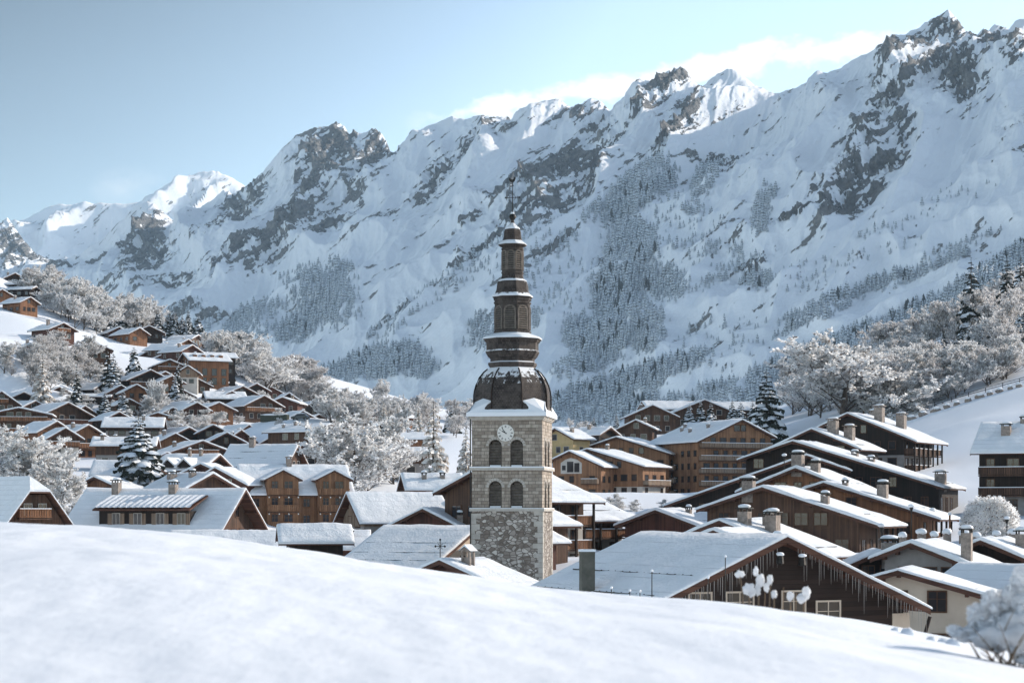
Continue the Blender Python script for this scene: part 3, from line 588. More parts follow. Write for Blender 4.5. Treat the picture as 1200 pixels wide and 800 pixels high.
    rock = rk * 0.76 + 1.25 * strat3 * np.clip(.10 + .16 * sstep(.35, .8, t) + rk, 0, 1) + .55 * fleck * np.clip(.2 + rk, 0, 1) + 0.6 * mid * np.clip(rk * 2, 0, 1) + 0.7 * fine * np.clip(0.35 + rk, 0, 1) + 1.35 * strat * np.clip(.16 + rk, 0, 1) + .5 * strat2 * rk + 0.25 * snowy - 0.12 * (1 - rk)
    # back side
    q = np.linspace(0, 1, 26)[1:, None]
    Yk = D[None] + back * q; Zk = zr[None] - (zr[None] - 100) * q ** 1.3 ; Xk = X[-1][None] + (px - 600) / F * (back * q)
    X = np.concatenate([X, Xk]); Y = np.concatenate([Y, Yk]); Z = np.concatenate([Z, Zk]); rock = np.concatenate([rock, np.zeros_like(Zk)])
    V = np.stack([X, Y, Z], -1).reshape(-1, 3)
    o = bpy.data.objects.new(name, np_mesh(name, V, grid_faces(X.shape[0], nc), [mat], True, {'rock': rock.ravel()})); COL.objects.link(o)
    tag(o, label, 'mountain', None, 'structure')
    return dict(px=px, X=X[:nr], Y=Y[:nr], Z=Z[:nr], o=o)
g = NG('alpine_rock_and_snow'); at = g.n('ShaderNodeAttribute', attribute_name='rock')
c = g.coord(); nA = g.noise(c, 0.05, 7, 0.65); nB = g.noise(g.coord((1, 1, 3)), 0.012, 6, 0.6)
bed = g.noise(g.along((9, 9, 1), (0, R(-42), 0)), 0.040, 6, 0.62); bed2 = g.noise(g.along((6, 6, 1), (0, R(-47), 0)), 0.085, 5, 0.6)
sb_ = g.math('ADD', g.math('SUBTRACT', bed, 0.5), g.math('MULTIPLY', g.math('SUBTRACT', bed2, 0.5), 0.8))
f = g.math('ADD', at.outputs['Fac'], g.math('ADD', g.math('MULTIPLY', g.math('SUBTRACT', nA, 0.5), 1.1), g.math('MULTIPLY', sb_, 2.9)))
ff = g.ramp(f, [(0.44, 0.0), (0.54, 1.0)])
tone = g.math('ADD', g.math('MULTIPLY', bed2, 0.6), g.math('ADD', g.math('MULTIPLY', nA, 0.5), g.math('MULTIPLY', nB, 0.2)))
g.col(g.mix(ff, g.mix(nB, (0.80, 0.82, 0.85), (0.87, 0.88, 0.90)), g.mix(g.ramp(tone, [(0.5, 0.0), (0.82, 1.0)]), (0.07, 0.073, 0.08), (0.33, 0.315, 0.30))))
hh_ = g.math('MULTIPLY', g.math('ADD', nA, g.math('MULTIPLY', bed2, 1.2)), g.math('ADD', 0.12, ff))
g.bump(hh_, 1.0, 16.0); g.b.inputs['Roughness'].default_value = 0.85
ALP = g.m
RIDGE = [(-260, 300), (-60, 285), (0, 268), (8, 254), (14, 262), (30, 285), (45, 300), (60, 305), (90, 298), (120, 278), (140, 258), (152, 248), (160, 240), (172, 235), (182, 240), (192, 250), (205, 260), (220, 256), (238, 240), (250, 232), (262, 222), (275, 226), (290, 213), (300, 211), (312, 195), (330, 175), (345, 165), (360, 156), (375, 150), (388, 146), (394, 143), (402, 146), (410, 158),
         (420, 156), (430, 153), (440, 150), (447, 156), (453, 166), (459, 182), (466, 174), (475, 165), (500, 150), (520, 140), (530, 136), (545, 139), (560, 134), (575, 137), (590, 137), (600, 143), (612, 132), (625, 124), (640, 118), (655, 117), (668, 125), (680, 123), (692, 115), (703, 119), (714, 128), (730, 116), (750, 104), (770, 93), (785, 84), (798, 79), (806, 86), (812, 95), (820, 100), (827, 98), (840, 88), (852, 81), (858, 80), (868, 86), (880, 97), (900, 108), (915, 110),
         (930, 103), (960, 92), (985, 80), (1000, 70), (1030, 56), (1060, 42), (1085, 28), (1100, 18), (1112, 12), (1120, 20), (1130, 34), (1145, 40), (1152, 33), (1158, 36), (1166, 27), (1174, 31), (1182, 34), (1190, 24), (1200, 22), (1225, 10), (1260, 30), (1300, 5), (1360, 20), (1460, -30)]
MT = terrain_strip('mountain', 'long snowy rock ridge rising from lower left to upper right', RIDGE,
                   [(-260, 8200), (0, 7200), (200, 6400), (460, 5600), (600, 5100), (860, 4500), (1200, 3600), (1460, 3200)],
                   [(-260, 3600), (0, 3300), (400, 2300), (600, 1850), (900, 1500), (1200, 1250), (1460, 1150)], -30, 1560, 620, -200, 1420, ROCKS, 11, ALP)
RIDGE2 = [(-300, 330), (-100, 300), (0, 270), (30, 256), (55, 242), (70, 238), (85, 240), (100, 236), (112, 240), (130, 238), (150, 239), (165, 236), (180, 226), (200, 214), (220, 207), (240, 202), (256, 202), (268, 207), (280, 214), (300, 228), (340, 250), (420, 280), (600, 300)]
MT2 = terrain_strip('distant_mountain', 'smooth white rounded summits far behind the left end of the ridge', RIDGE2,
                    [(-300, 9800), (600, 9800)], [(-300, 7600), (600, 8000)], 200, 420, 120, -260, 560, [(232, 235, 14, 6, 40, .25), (60, 262, 14, 8, 0, .35)], 77, ALP, amp=1.3, back=600)

# ------------------------------------------------------------------ haze: one closed box of thin air round everything but the sky
hz = MB().box(-9500, 9500, -40, 10900, -95, 2400)
g = NG('thin_haze'); g.t.nodes.remove(g.b)
pv = g.n('ShaderNodeVolumePrincipled'); pv.inputs['Color'].default_value = (0.62, 0.83, 1.0, 1); pv.inputs['Density'].default_value = 0.000027; pv.inputs['Anisotropy'].default_value = 0.0
g.t.links.new(pv.outputs[0], g.t.nodes['Material Output'].inputs['Volume'])
haze = hz.build('haze', g.m); tag(haze, 'thin bluish winter air between the village and the ridge', 'haze', None, 'stuff')

# ------------------------------------------------------------------ chalets
def snow_cover(mb, a, b, y0, y1, z, tp, th, rng, scal=0, ny=None):
    """rounded snow lying on a gable roof; z = top of the roof boards at the ridge"""
    a2, b2 = a + 0.10, b + 0.10; n = 9
    xs = [-a2, -a2 - 0.02] + [-a2 + (a2) * (i / n) ** 1.0 for i in range(0, n)] + [0.0] + [b2 * ((i + 1) / n) for i in range(0, n)] + [b2 + 0.02, b2]
    prof = []
    for i, x in enumerate(xs):
        base = z - abs(x) * tp
        if i in (0, len(xs) - 1): hh = -0.02
        elif i in (1, len(xs) - 2): hh = th * 0.45
        elif i in (2, len(xs) - 3): hh = th * 0.82
        else: hh = th * (1.08 if 0 < abs(x) else 0.9)
        prof.append((x, base, hh))
    L = y1 - y0; ny = ny or max(6, min(60, int(L / 0.35)))
    k = len(prof); vs = []; s1 = rng.randint(0, 999); s2 = rng.uniform(0, 99)
    yv = [y0 - 0.06, y0 - 0.08] + [y0 + L * i / ny for i in range(ny + 1)] + [y1 + 0.08, y1 + 0.06]
    YV = np.array(yv); XV = np.array([p[0] for p in prof])
    G = fbm(XV[None, :] / 2.2 + s2, YV[:, None] / 2.2, 3, s1); G2 = fbm(XV[None, :] / 6 + s2, YV[:, None] / 5, 2, s1 + 5)
    for j, y in enumerate(yv):
        ed = 0.0 if j in (0, len(yv) - 1) else (0.55 if j in (1, len(yv) - 2) else (0.9 if j in (2, len(yv) - 3) else 1.0))
        for i, (x, base, hh) in enumerate(prof):
            q = hh * ed if hh > 0 else hh
            if 0 < i < k - 1 and ed > 0: q = max(0.02, q * (1 + 0.45 * G[j, i] + 0.40 * G2[j, i]))
            xx = x
            if scal and hh > 0: q += (0.11 * math.sin(y * 2 * pi / 0.62)) * ed * th
            if i in (1, k - 2): xx = x + (0.05 + 0.16 * G[j, i]) * (1 if x > 0 else -1)
            vs.append((xx, y, base + q))
    fs = []
    for j in range(len(yv) - 1):
        for i in range(k - 1): fs.append((j * k + i, j * k + i + 1, (j + 1) * k + i + 1, (j + 1) * k + i))
    nb = len(vs); jj = (0, len(yv) - 1)
    for j in jj: vs += [(p[0], yv[j], p[1] - 0.03) for p in prof]
    for e, j in enumerate(jj):
        for i in range(k - 1):
            q4 = (j * k + i, nb + e * k + i, nb + e * k + i + 1, j * k + i + 1); fs.append(q4 if e == 0 else q4[::-1])
    return mb.add(vs, fs)

def window(root, cx, cz, w, hgt, plane, near, side=None, curtain=False, shut=False, frame=None):
    """a framed window on the front (plane = y of the wall) or on a side wall (side = +1 / -1, plane = x)"""
    def mp_(u, d, z):     # u along the wall, d outwards
        return (u, plane - d, z) if side is None else (plane + side * d, u, z)
    def bx_(mb, u0, u1, d0, d1, z0, z1):
        p = [mp_(u, d, z) for z in (z0, z1) for (u, d) in ((u0, d0), (u1, d0), (u1, d1), (u0, d1))]
        mb.add(p, [(0, 3, 2, 1), (4, 5, 6, 7), (0, 1, 5, 4), (1, 2, 6, 5), (2, 3, 7, 6), (3, 0, 4, 7)])
    m = MB(); t = 0.09; z0, z1 = cz, cz + hgt; u0, u1 = cx - w / 2, cx + w / 2
    bx_(m, u0 - t, u0, 0.005, 0.08, z0 - t, z1 + t); bx_(m, u1, u1 + t, 0.005, 0.08, z0 - t, z1 + t)
    bx_(m, u0, u1, 0.005, 0.08, z1, z1 + t); bx_(m, u0, u1, 0.005, 0.11, z0 - t, z0)
    if near: bx_(m, cx - 0.03, cx + 0.03, 0.03, 0.06, z0, z1)
    if near: bx_(m, u0, u1, 0.03, 0.055, z0 + hgt * 0.62, z0 + hgt * 0.62 + .04)
    q = MB(); bx_(q, u0, u1, 0.005, 0.025, z0, z1)
    fr = frame or FRAME
    if near:
        o = m.build('window', fr, root); q.build('pane', GLASS, o)
        if shut:
            for sg in (-1, 1):
                s_ = MB(); e0 = (u1 + t + .02) if sg > 0 else (u0 - t - .02 - w * .55); bx_(s_, e0, e0 + w * .55, .01, .07, z0 - .05, z1 + .05); s_.build('shutter', WOOD['brown'], o)
    else:
        m.cur = 1; b0 = len(m.v); m.v += q.v; m.f += [tuple(b0 + i for i in f) for f in q.f]; m.mi += [1] * len(q.f)
        m.build('window', [fr, GLASS], root)
    return None

def balcony(root, u0, u1, z, plane, depth, mat, near, side=None, posts=None, ztop=None, cap=True):
    def mp_(u, d, z): return (u, plane - d, z) if side is None else (plane + side * d, u, z)
    def bx_(mb, a0, a1, d0, d1, z0, z1):
        p = [mp_(u, d, zz) for zz in (z0, z1) for (u, d) in ((a0, d0), (a1, d0), (a1, d1), (a0, d1))]
        mb.add(p, [(0, 3, 2, 1), (4, 5, 6, 7), (0, 1, 5, 4), (1, 2, 6, 5), (2, 3, 7, 6), (3, 0, 4, 7)])
    m = MB(); bx_(m, u0, u1, 0.01, depth, z - 0.16, z)
    o = m.build('balcony', WOOD['brown'], root)
    r = MB(); bx_(r, u0, u1, depth - 0.07, depth + 0.05, z + 0.95, z + 1.05); bx_(r, u0, u1, depth - 0.05, depth + 0.03, z + 0.08, z + 0.16)
    step = 0.30 if near else 0.62; n = max(2, int((u1 - u0) / step)); w = (u1 - u0) / n
    for i in range(n): bx_(r, u0 + i * w + 0.02, u0 + (i + 1) * w - 0.05 * (1 if near else 1.6), depth - 0.03, depth + 0.01, z + 0.1, z + 0.98)
    for uu in (u0, u1 - 0.06): bx_(r, uu, uu + 0.06, 0.02, depth - 0.05, z + 0.1, z + 1.0)
    r.build('railing', mat, o)
    if cap: s_ = MB(); bx_(s_, u0 + 0.02, u1 - 0.02, depth - 0.08, depth + 0.06, z + 1.052, z + 1.14); s_.build('snow_cap', SNOW, o)
    if posts:
        k = max(2, int(round((u1 - u0) / 2.6)) + 1)
        for i in range(k):
            uu = u0 + 0.1 + (u1 - u0 - 0.2) * i / (k - 1); p = MB(); bx_(p, uu - 0.11, uu + 0.11, depth + 0.06, depth + 0.28, -4.0, ztop(uu) if callable(ztop) else ztop); p.build('post', WOOD['dark'], root)

def chimney(root, x, y, zr, w, hgt, rng, near):
    m = MB(); m.box(x - w / 2, x + w / 2, y - w / 2, y + w / 2, zr - 1.2, zr + hgt)
    o = m.build('chimney', CHIM, root)
    c = MB(); zc = zr + hgt
    for sx_ in (-1, 1):
        for sy_ in (-1, 1): c.box(x + sx_ * w * .42 - .06, x + sx_ * w * .42 + .06, y + sy_ * w * .42 - .06, y + sy_ * w * .42 + .06, zc, zc + 0.22)
    c.box(x - w * .66, x + w * .66, y - w * .66, y + w * .66, zc + 0.22, zc + 0.32); c.build('chimney_cap', METAL if near else CHIM, o)
    s_ = MB(); s_.blob((x, y, zc + 0.42), (w * .62, w * .62, 0.22), rng, 8, 5, .12); s_.build('snow_cap', SNOW, o, True)

def chalet(q, idx):
    rng = random.Random(idx * 7 + 1)
    a, b, L, Rh, tp = q['a'], q['b'], q['L'], q['Rh'], tan(R(q['pitch'])); yw = R(q['yaw']); Y = q['Y']
    ov = q.get('ov', 1.0 if Y < 480 else 0.9); ev = 0.9; st = q.get('snow', 0.31); posts = q.get('posts')
    evr = 2.4 if posts else ev
    px_size = (a + b) * F / Y; near = Y < 300
    W0 = P(q['ax'], q['ay'], Y)
    lp = {None: (0, -ov, Rh), 'BR': (b + evr, L + ov, Rh - (b + evr) * tp), 'BA': (0, L + ov, Rh)}[q.get('anc')]
    ox = W0[0] - (lp[0] * cos(yw) - lp[1] * sin(yw)); oy = W0[1] - (lp[0] * sin(yw) + lp[1] * cos(yw)); oz = W0[2] - lp[2]
    root = empty('garden_shed' if q.get('kind') == 'shed' else 'chalet', (ox, oy, oz), yw, q['label'], 'shed' if q.get('kind') == 'shed' else 'chalet', q['g'])
    zt = Rh - st                      # top of the roof boards at the ridge
    zu = lambda x: zt - 0.24 - abs(x) * tp
    wall = WOOD.get(q['wall']) or STUCCO[q['wall']]; wname = q['wall']
    # walls
    zl = q.get('lowz', 2.7) if q['low'] else None
    zmin = -6.0
    if zl is not None: zl = min(zl, zu(a) - 1.0 if q.get('lowz', 2.7) == 2.7 else zl); 
    if zl is not None and zl > zu(max(a, b)) - 0.4 and q.get('lowz') is None: zl = zu(max(a, b)) - 0.6
    def gable(z0, mat, nm, ins=0.0):
        A, B = -a + ins, b - ins; zz = z0
        m = MB(); pts = [(A, zz), (B, zz), (B, zu(B)), (0, zu(0)), (A, zu(A))]
        vs = [(x, ins, z) for x, z in pts] + [(x, L - ins, z) for x, z in pts]; n = 5
        m.add(vs, [tuple(range(n)), tuple(range(n, 2 * n))[::-1]] + [(i, i + n, (i + 1) % n + n, (i + 1) % n) for i in range(n)]); m.build(nm, mat, root)
    if zl is not None and zl > 7:      # rendered gable all the way up
        gable(zmin, STUCCO[q['low']], 'wall'); zl = None
    elif zl is None or zl <= 0 and q.get('lowz') == 0: gable(zmin, wall, 'wall'); zl = None
    else:
        gable(zl, wall, 'wall'); m = MB(); m.box(-a + .06, b - .06, .06, L - .06, zmin, zl); m.build('ground_floor', STUCCO[q['low']], root)
    # roof boards with edge boards and purlin ends
    m = MB(); xa, xb = -a - ev, b + evr; y0, y1 = -ov, L + ov
    pr = [(xa, zt - abs(xa) * tp), (0, zt), (xb, zt - abs(xb) * tp), (xb, zt - abs(xb) * tp - .22), (0, zt - .22), (xa, zt - abs(xa) * tp - .22)]
    m.add([(x, y, z) for y in (y0, y1) for x, z in pr], [(0, 5, 4, 1), (1, 4, 3, 2), (6, 7, 10, 11), (7, 8, 9, 10), (0, 1, 7, 6), (1, 2, 8, 7), (2, 3, 9, 8), (3, 4, 10, 9), (4, 5, 11, 10), (5, 0, 6, 11)])
    for y in (y0 - .06, y1 + .02):
        for (x_0, x_1) in ((xa, 0), (0, xb)):
            z_0, z_1 = zt - abs(x_0) * tp, zt - abs(x_1) * tp
            m.add([(x, yy, z + dz) for yy in (y, y + .045) for x, z in ((x_0, z_0), (x_1, z_1)) for dz in (-.34, .03)], [(0, 1, 3, 2), (4, 6, 7, 5), (0, 4, 5, 1), (2, 3, 7, 6), (0, 2, 6, 4), (1, 5, 7, 3)])
    for x in (-a + .1, -a / 2, 0, b / 2, b - .1):
        m.box(x - .1, x + .1, y0 + .12, .02, zu(x) - .26, zu(x) - .015)
    roof = m.build('roof', FASCIA, root)
    s_ = MB(); snow_cover(s_, a + ev, b + evr, y0, y1, zt + .004, tp, st, rng, q.get('scal', 0)); s_.build('snow_cover', RSNOW, roof, True)
    for (u, xf, w, hh) in q.get('ch', []):
        x = xf * (b if xf > 0 else a); y = u * L; chimney(root, x, y, zt - abs(x) * tp + .2, w, hh * .9, rng, near)
    if not q.get('ch') and Y > 320 and rng.random() < .6:
        x = rng.choice((-.4, .4)) * min(a, b); chimney(root, x, L * rng.uniform(.3, .7), zt - abs(x) * tp + .2, .7, .8, rng, near)
    # windows and balconies of the gable
    fl = 2.75; nst = int((Rh - 1.6) / fl) + 1; bal = q.get('bal', [])
    tot = a + b; bmat = WOOD[q.get('balc', 'orange' if wname in ('orange', 'brown', 'red') else 'brown')]
    front_vis = abs(q['yaw']) < 76 and not q.get('nowin')
    dk = DFRAME if wname in ('orange', 'res', 'cream', 'dark') or Y < 260 else FRAME
    if front_vis:
        for k in range(nst + 1):
            z0 = k * fl + .95; hh = 1.25
            if k in bal: z0 = k * fl + .15; hh = 2.0
            lim = lambda z: (zu(0) - z) / tp          # half width available at height z
            if z0 + hh > zu(0) - .35: continue
            spc = 2.5 if Y < 480 else 3.0
            lo, hi = -min(a - .8, lim(z0 + hh) - .6), min(b - .8, lim(z0 + hh) - .6)
            if hi - lo < 0.2: xs_ = [(lo + hi) / 2] if lim(z0 + hh) > .6 else []
            else:
                n = int((hi - lo) / spc) + 1; xs_ = [lo + (hi - lo) * (i + .5) / n for i in range(n)]
            for x in xs_:
                if rng.random() < .12: continue
                if q.get('arch') and k >= 3: continue
                w_ = rng.choice((.9, 1.1, 1.4)); window(root, x, z0, w_, hh, 0.0 if (zl is None or z0 >= zl) else .06, near, None, frame=dk, shut=q.get('shut') and k == 0 and near)
            if k in bal:
                zb = k * fl; e = min(a - .1, lim(zb + 1.4) - .2); f_ = min(b - .1, lim(zb + 1.4) - .2)
                if e > 1: balcony(root, -e, f_, zb, 0.0, 1.1, bmat, near)
    # the long side that shows
    side = 1 if q['yaw'] < 0 else -1
    wx_ = b if side > 0 else -a; zeave = zu(wx_)
    side_vis = abs(q['yaw']) > 12 and not q.get('cross')
    if side_vis:
        ns = int((zeave - .4) / fl) + 1
        for k in range(-2 if posts else -1, ns):
            z0 = k * fl + .95; hh = 1.2
            sb = q.get('sb')
            if sb: z0 = k * fl + .15; hh = 2.0
            if z0 + hh > zeave - .1 or z0 < -3: continue
            n = max(1, int((L - 1) / (2.6 if not q.get('win_rows') else 2.0)))
            for i in range(n):
                if rng.random() < .1: continue
                window(root, (i + .5) * L / n, z0, rng.choice((1.0, 1.2, 1.5)), hh, wx_ if (zl is None or z0 >= zl) else wx_ - side * .06, near, side, frame=dk)
            if sb and (k >= 1 or posts) and z0 + 1.2 < zeave:
                balcony(root, 0.1, L - .1, k * fl, wx_, 1.6 if posts else 1.3, bmat if not q['wall'] == 'res' else WOOD['pale'], near, side, posts=(posts and k == max(0, ns - 2)), ztop=zt - (b + 2.0) * tp - .24)
    if q.get('arch'):
        m = MB(); cz = zu(0) - 4.4; pts = [(-2.2, cz), (2.4, cz), (2.4, cz + 2.2), (1.4, cz + 2.9), (0, cz + 3.25), (-1.2, cz + 2.9), (-2.2, cz + 2.2)]
        n = len(pts); m.add([(x, -.10, z) for x, z in pts] + [(x, .0, z) for x, z in pts], [tuple(range(n)), tuple(range(n, 2 * n))[::-1]] + [(i, (i + 1) % n, (i + 1) % n + n, i + n) for i in range(n)])
        o = m.build('arched_surround', STUCCO['white'], root)
        for (u0, u1, z0, z1) in ((-1.9, -1.1, .7, 1.7), (-.8, .6, .3, 2.5), (.8, 1.9, .3, 2.2)):
            p = MB(); p.box(u0, u1, -.13, -.105, cz + z0, cz + z1); p.build('pane', GLASS, o)
        balcony(root, 2.6, 6.2, fl * 2 + .6, 0.0, 1.2, WOOD['pale'], True)
    for i in range(q.get('dorm', 0) if q.get('dorm', 0) > 1 else 0):
        y = (i + .7) * L / 4.4; x = side * (abs(wx_) * .55); z = zt - abs(x) * tp
        d = MB(); d.box(x - .9, x + .9, y - .55, y + .55, z - .3, z + .55); o = d.build('dormer', wall, root)
        s2 = MB(); s2.blob((x, y, z + .72), (1.15, .8, .28), rng, 8, 5, .08); s2.build('snow_cap', SNOW, o, True)
    if q.get('dorm') == 1:
        y0_, y1_ = L * .5, L * 1.02; x = side * abs(wx_) * .9; z = zt - abs(x) * tp
        d = MB(); d.box(min(x, x * .3), max(x, x * .3), y0_, y1_, z - .4, z + 1.1); o = d.build('dormer', wall, root)
        s2 = MB(); s2.box(min(x * 1.15, x * .2), max(x * 1.15, x * .2), y0_ - .3, y1_ + .3, z + 1.1, z + 1.45); s2.build('snow_cover', RSNOW, o)
    for i in range(q.get('dormg', 0)):
        y = L * (.28 + .36 * i); xe = side * (abs(wx_) + ev + .3); zz = zt - abs(wx_) * tp * .62
        d = MB(); hw = 1.5
        vs = [(xe, y - hw, zz - .8), (xe, y + hw, zz - .8), (xe, y, zz + .5), (0, y - hw, zz - .8), (0, y + hw, zz - .8), (0, y, zz + .5)]
        d.add(vs, [(0, 1, 2), (3, 5, 4), (0, 2, 5, 3), (1, 4, 5, 2), (0, 3, 4, 1)]); o = d.build('dormer', wall, root)
        s2 = MB(); e_ = side * .3
        vs = [(xe + e_, y - hw - .4, zz - 1.0), (xe + e_, y, zz + .58), (xe + e_, y + hw + .4, zz - 1.0), (xe + e_, y - hw - .4, zz - .75), (xe + e_, y, zz + .95), (xe + e_, y + hw + .4, zz - .75)]
        vs += [(0, v[1], v[2]) for v in vs]
        s2.add(vs, [(0, 1, 4, 3), (1, 2, 5, 4), (6, 9, 10, 7), (7, 10, 11, 8), (3, 4, 10, 9), (4, 5, 11, 10), (0, 6, 7, 1), (1, 7, 8, 2), (0, 3, 9, 6), (2, 8, 11, 5)]); s2.build('snow_cover', RSNOW, o)
    q['root'] = root; q['o'] = (ox, oy, oz)
    return root
for i_, q_ in enumerate(HOUSES): chalet(q_, i_)

# ------------------------------------------------------------------ additions to single houses
def by(word): return next(q for q in HOUSES if word in q['label'])
def gable_block(q, y, x0, x1, hw, ztop, zbot, tp, wallm, nm='cross_gable'):
    """a gabled projection whose ridge runs along local x from x0 (inside) to x1 (its face)"""
    root = q['root']; m = MB(); zs = ztop - hw * tp
    pts = [(y - hw, zbot), (y + hw, zbot), (y + hw, zs), (y, ztop), (y - hw, zs)]
    m.add([(x, yy, z) for x in (x1, x0) for yy, z in pts], [tuple(range(5)), tuple(range(5, 10))[::-1]] + [(i, i + 5, (i + 1) % 5 + 5, (i + 1) % 5) for i in range(5)])
    o = m.build(nm, wallm, root)
    for th, off, nm2, mt in ((.2, .0, 'gable_roof', FASCIA), (.34, .204, 'snow_cover', RSNOW)):
        s = MB(); e = .55; xf = x1 + (.7 if x1 > x0 else -.7)
        for sg in (-1, 1):
            p = [(y, ztop + off), (y + sg * (hw + e), ztop - (hw + e) * tp + off)]
            vs = [(x, yy, z + dz) for x in (xf, x0) for (yy, z) in p for dz in (.0, th * (1 if True else .5))]
            s.add(vs, [(0, 2, 3, 1), (4, 5, 7, 6), (0, 4, 6, 2), (1, 3, 7, 5), (2, 6, 7, 3), (0, 1, 5, 4)])
        s.build(nm2, mt, o)
    return o
# the orange apartment house
q = by('two balconied cross gables'); b = q['b']; fl = 2.6
BULB = NG('frosted_lamp_globe'); BULB.col((0.8, 0.78, 0.72)); BULB = BULB.m
for yc in (5.2, 13.3):
    gable_block(q, yc, 1.2, b + 1.2, 2.5, q['Rh'] - 1.3, -5, tan(R(27)), WOOD['res'])
    for k in range(-1, 3):
        z0 = 7.0 - (2 - k) * fl
        for u in (-1.25, .9): window(q['root'], yc + u, z0 + .25, 1.3 if u > 0 else .9, 1.3, b + 1.2, True, 1, frame=WOOD['orange'])
        balcony(q['root'], yc - 2.4, yc + 2.4, z0 - .6, b + 1.2, .8, WOOD['res'], True, 1, cap=False)
        for u in (-2.3, -.7, .8, 2.3):
            m = MB(); m.blob((b + 2.1, yc + u, z0 - .95), (.12, .12, .12), random.Random(1), 6, 4, 0); m.build('lamp_globe', BULB, q['root'], True)
for k in range(-1, 2):
    for yy in (9.2, 1.2): window(q['root'], yy, 4.6 - (1 - k) * fl, 1.0, 1.2, b, True, 1, frame=WOOD['orange'])
# the A-frame's shed dormer
q = by('wide shuttered dormer'); rt = q['root']; a = q['a']; tp = tan(R(q['pitch'])); zt = q['Rh'] - q['snow']
x_in, x_out = -1.6, -5.9; zi = zt - 1.6 * tp + .1; zo = zt - 5.9 * tp; y0, y1 = 2.6, 15.6
m = MB(); m.box(x_out + .25, x_in - 1, y0 + .5, y1 - .5, zo - .6, zo + 2.0); o = m.build('dormer', WOOD['dark'], rt)
m = MB(); vs = [(x, y, z + dz) for y in (y0, y1) for (x, z) in ((x_in, zi + .25), (x_out - .5, zo + 2.0)) for dz in (0, .18)]
m.add(vs, [(0, 2, 3, 1), (4, 5, 7, 6), (0, 4, 6, 2), (1, 3, 7, 5), (2, 6, 7, 3), (0, 1, 5, 4)]); m.build('dormer_roof', FASCIA, o)
m = MB(); n = 66; vs = []; nx_ = 8
for j in range(n + 1):
    y = y0 - .1 + (y1 - y0 + .2) * j / n
    for i in range(nx_ + 1):
        t = i / nx_; x = x_in + (x_out - .65 - x_in) * t; z = zi + .44 + (zo + 2.19 - zi - .25) * t + (.13 + .09 * sin(y * 2 * pi / .8 + t * 1.5)) * (1 if 0 < t < 1 else .3)
        vs.append((x, y, z))
m.add(vs, [(j * (nx_ + 1) + i, (j + 1) * (nx_ + 1) + i, (j + 1) * (nx_ + 1) + i + 1, j * (nx_ + 1) + i + 1) for j in range(n) for i in range(nx_)]); m.build('snow_cover', RSNOW, o, True)
for i, yy in enumerate((4.1, 6.9, 9.9, 12.8)):
    w = MB(); X0 = x_out + .25
    for (u0, u1, z0, z1, d) in ((-.55, -.47, .35, 1.75, .06), (.47, .55, .35, 1.75, .06), (-.47, .47, 1.67, 1.75, .06), (-.04, .04, .35, 1.67, .05)): w.box(X0 - d, X0 - .01, yy + u0, yy + u1, zo + z0, zo + z1)
    ww = w.build('window', FRAME, rt); p = MB(); p.box(X0 - .02, X0 - .004, yy - .47, yy + .47, zo + .35, zo + 1.67); p.build('pane', GLASS, ww)
    for sg in (-1, 1): p = MB(); p.box(X0 - .06, X0 - .005, yy + sg * .85 - .27, yy + sg * .85 + .27, zo + .35, zo + 1.7); p.build('shutter', WOOD['pale'], ww)
m = MB(); m.box(x_out - 1.3, x_out - 1.2, 0, 18.5, zo - .9, zo - .72); m.build('snow_guard', METAL, rt)
m = MB(); xg = -1.55; m.box(xg - .1, xg, 3, 16, zt - 1.55 * tp + .22, zt - 1.55 * tp + .42); m.build('snow_guard', METAL, rt)
# snow guards lying along a few big roofs
for word, side, fr in (('church nave', -1, (.45, .68, .86)), ('near dark log', -1, (.62, .9)), ('longest roof', 1, (.97,)), ('steep grey-white', -1, (.45, .8)), ('wide bright roof', 1, (.95,))):
    q = by(word); w_ = (q['a'] if side < 0 else q['b']); tp = tan(R(q['pitch']))
    for f in fr:
        x = side * w_ * f; z = q['Rh'] - abs(x) * tp - .02
        m = MB(); m.bar((x, -.2, z), (x, q['L'], z), .06, .10); nn = int(q['L'] / .8)
        for i in range(nn): m.bar((x, i * .8, z - .2), (x, i * .8, z + .08), .05, .05)
        m.build('snow_guard', METAL, q['root'])
for q in HOUSES:
    if q['Y'] < 330 and q['a'] + q['b'] > 9 and q['yaw'] < 0 and not q.get('cross') and q['g'] in (G4, G5) and 'longest roof' not in q['label'] and 'wide bright roof' not in q['label']:
        x = q['b'] * .93; z = q['Rh'] - x * tan(R(q['pitch'])); m = MB(); m.bar((x, 0, z), (x, q['L'], z), .06, .10); m.build('snow_guard', METAL, q['root'])
# the near log chalet: windows, icicles, two lamps and thin masts
q = by('near dark log'); rt = q['root']; a = q['a']; tp = tan(R(q['pitch'])); rng = random.Random(5)
zu = lambda x: q['Rh'] - q['snow'] - .24 - abs(x) * tp
for i in range(96):
    x = -8.6 + 17.2 * (i + rng.uniform(-.3, .3)) / 95
    if abs(x) > 8.7 or abs(x) < .5: continue
    ln = rng.uniform(.25, 1.0) * (1.9 if rng.random() < .35 else 1.0); z = zu(x) - .10; yy = -q['ov'] - .03
    m = MB(); m.tube([(x, yy, z), (x + rng.uniform(-.01, .01), yy, z - ln * .5), (x, yy, z - ln)], [.017, .012, .004], 5); m.build('icicle', ICE, rt)
for x, z0, w, hh in ((-4.4, -4.35, 1.2, 1.25), (-2.1, -4.35, 1.5, 1.25), (1.1, -4.35, 1.3, 1.3), (3.2, -4.9, 1.35, 1.3)):
    z0 = z0 - q['o'][2]; window(rt, x, z0 - hh + .3, w, hh, 0, True, None, frame=STUCCO['cream'])
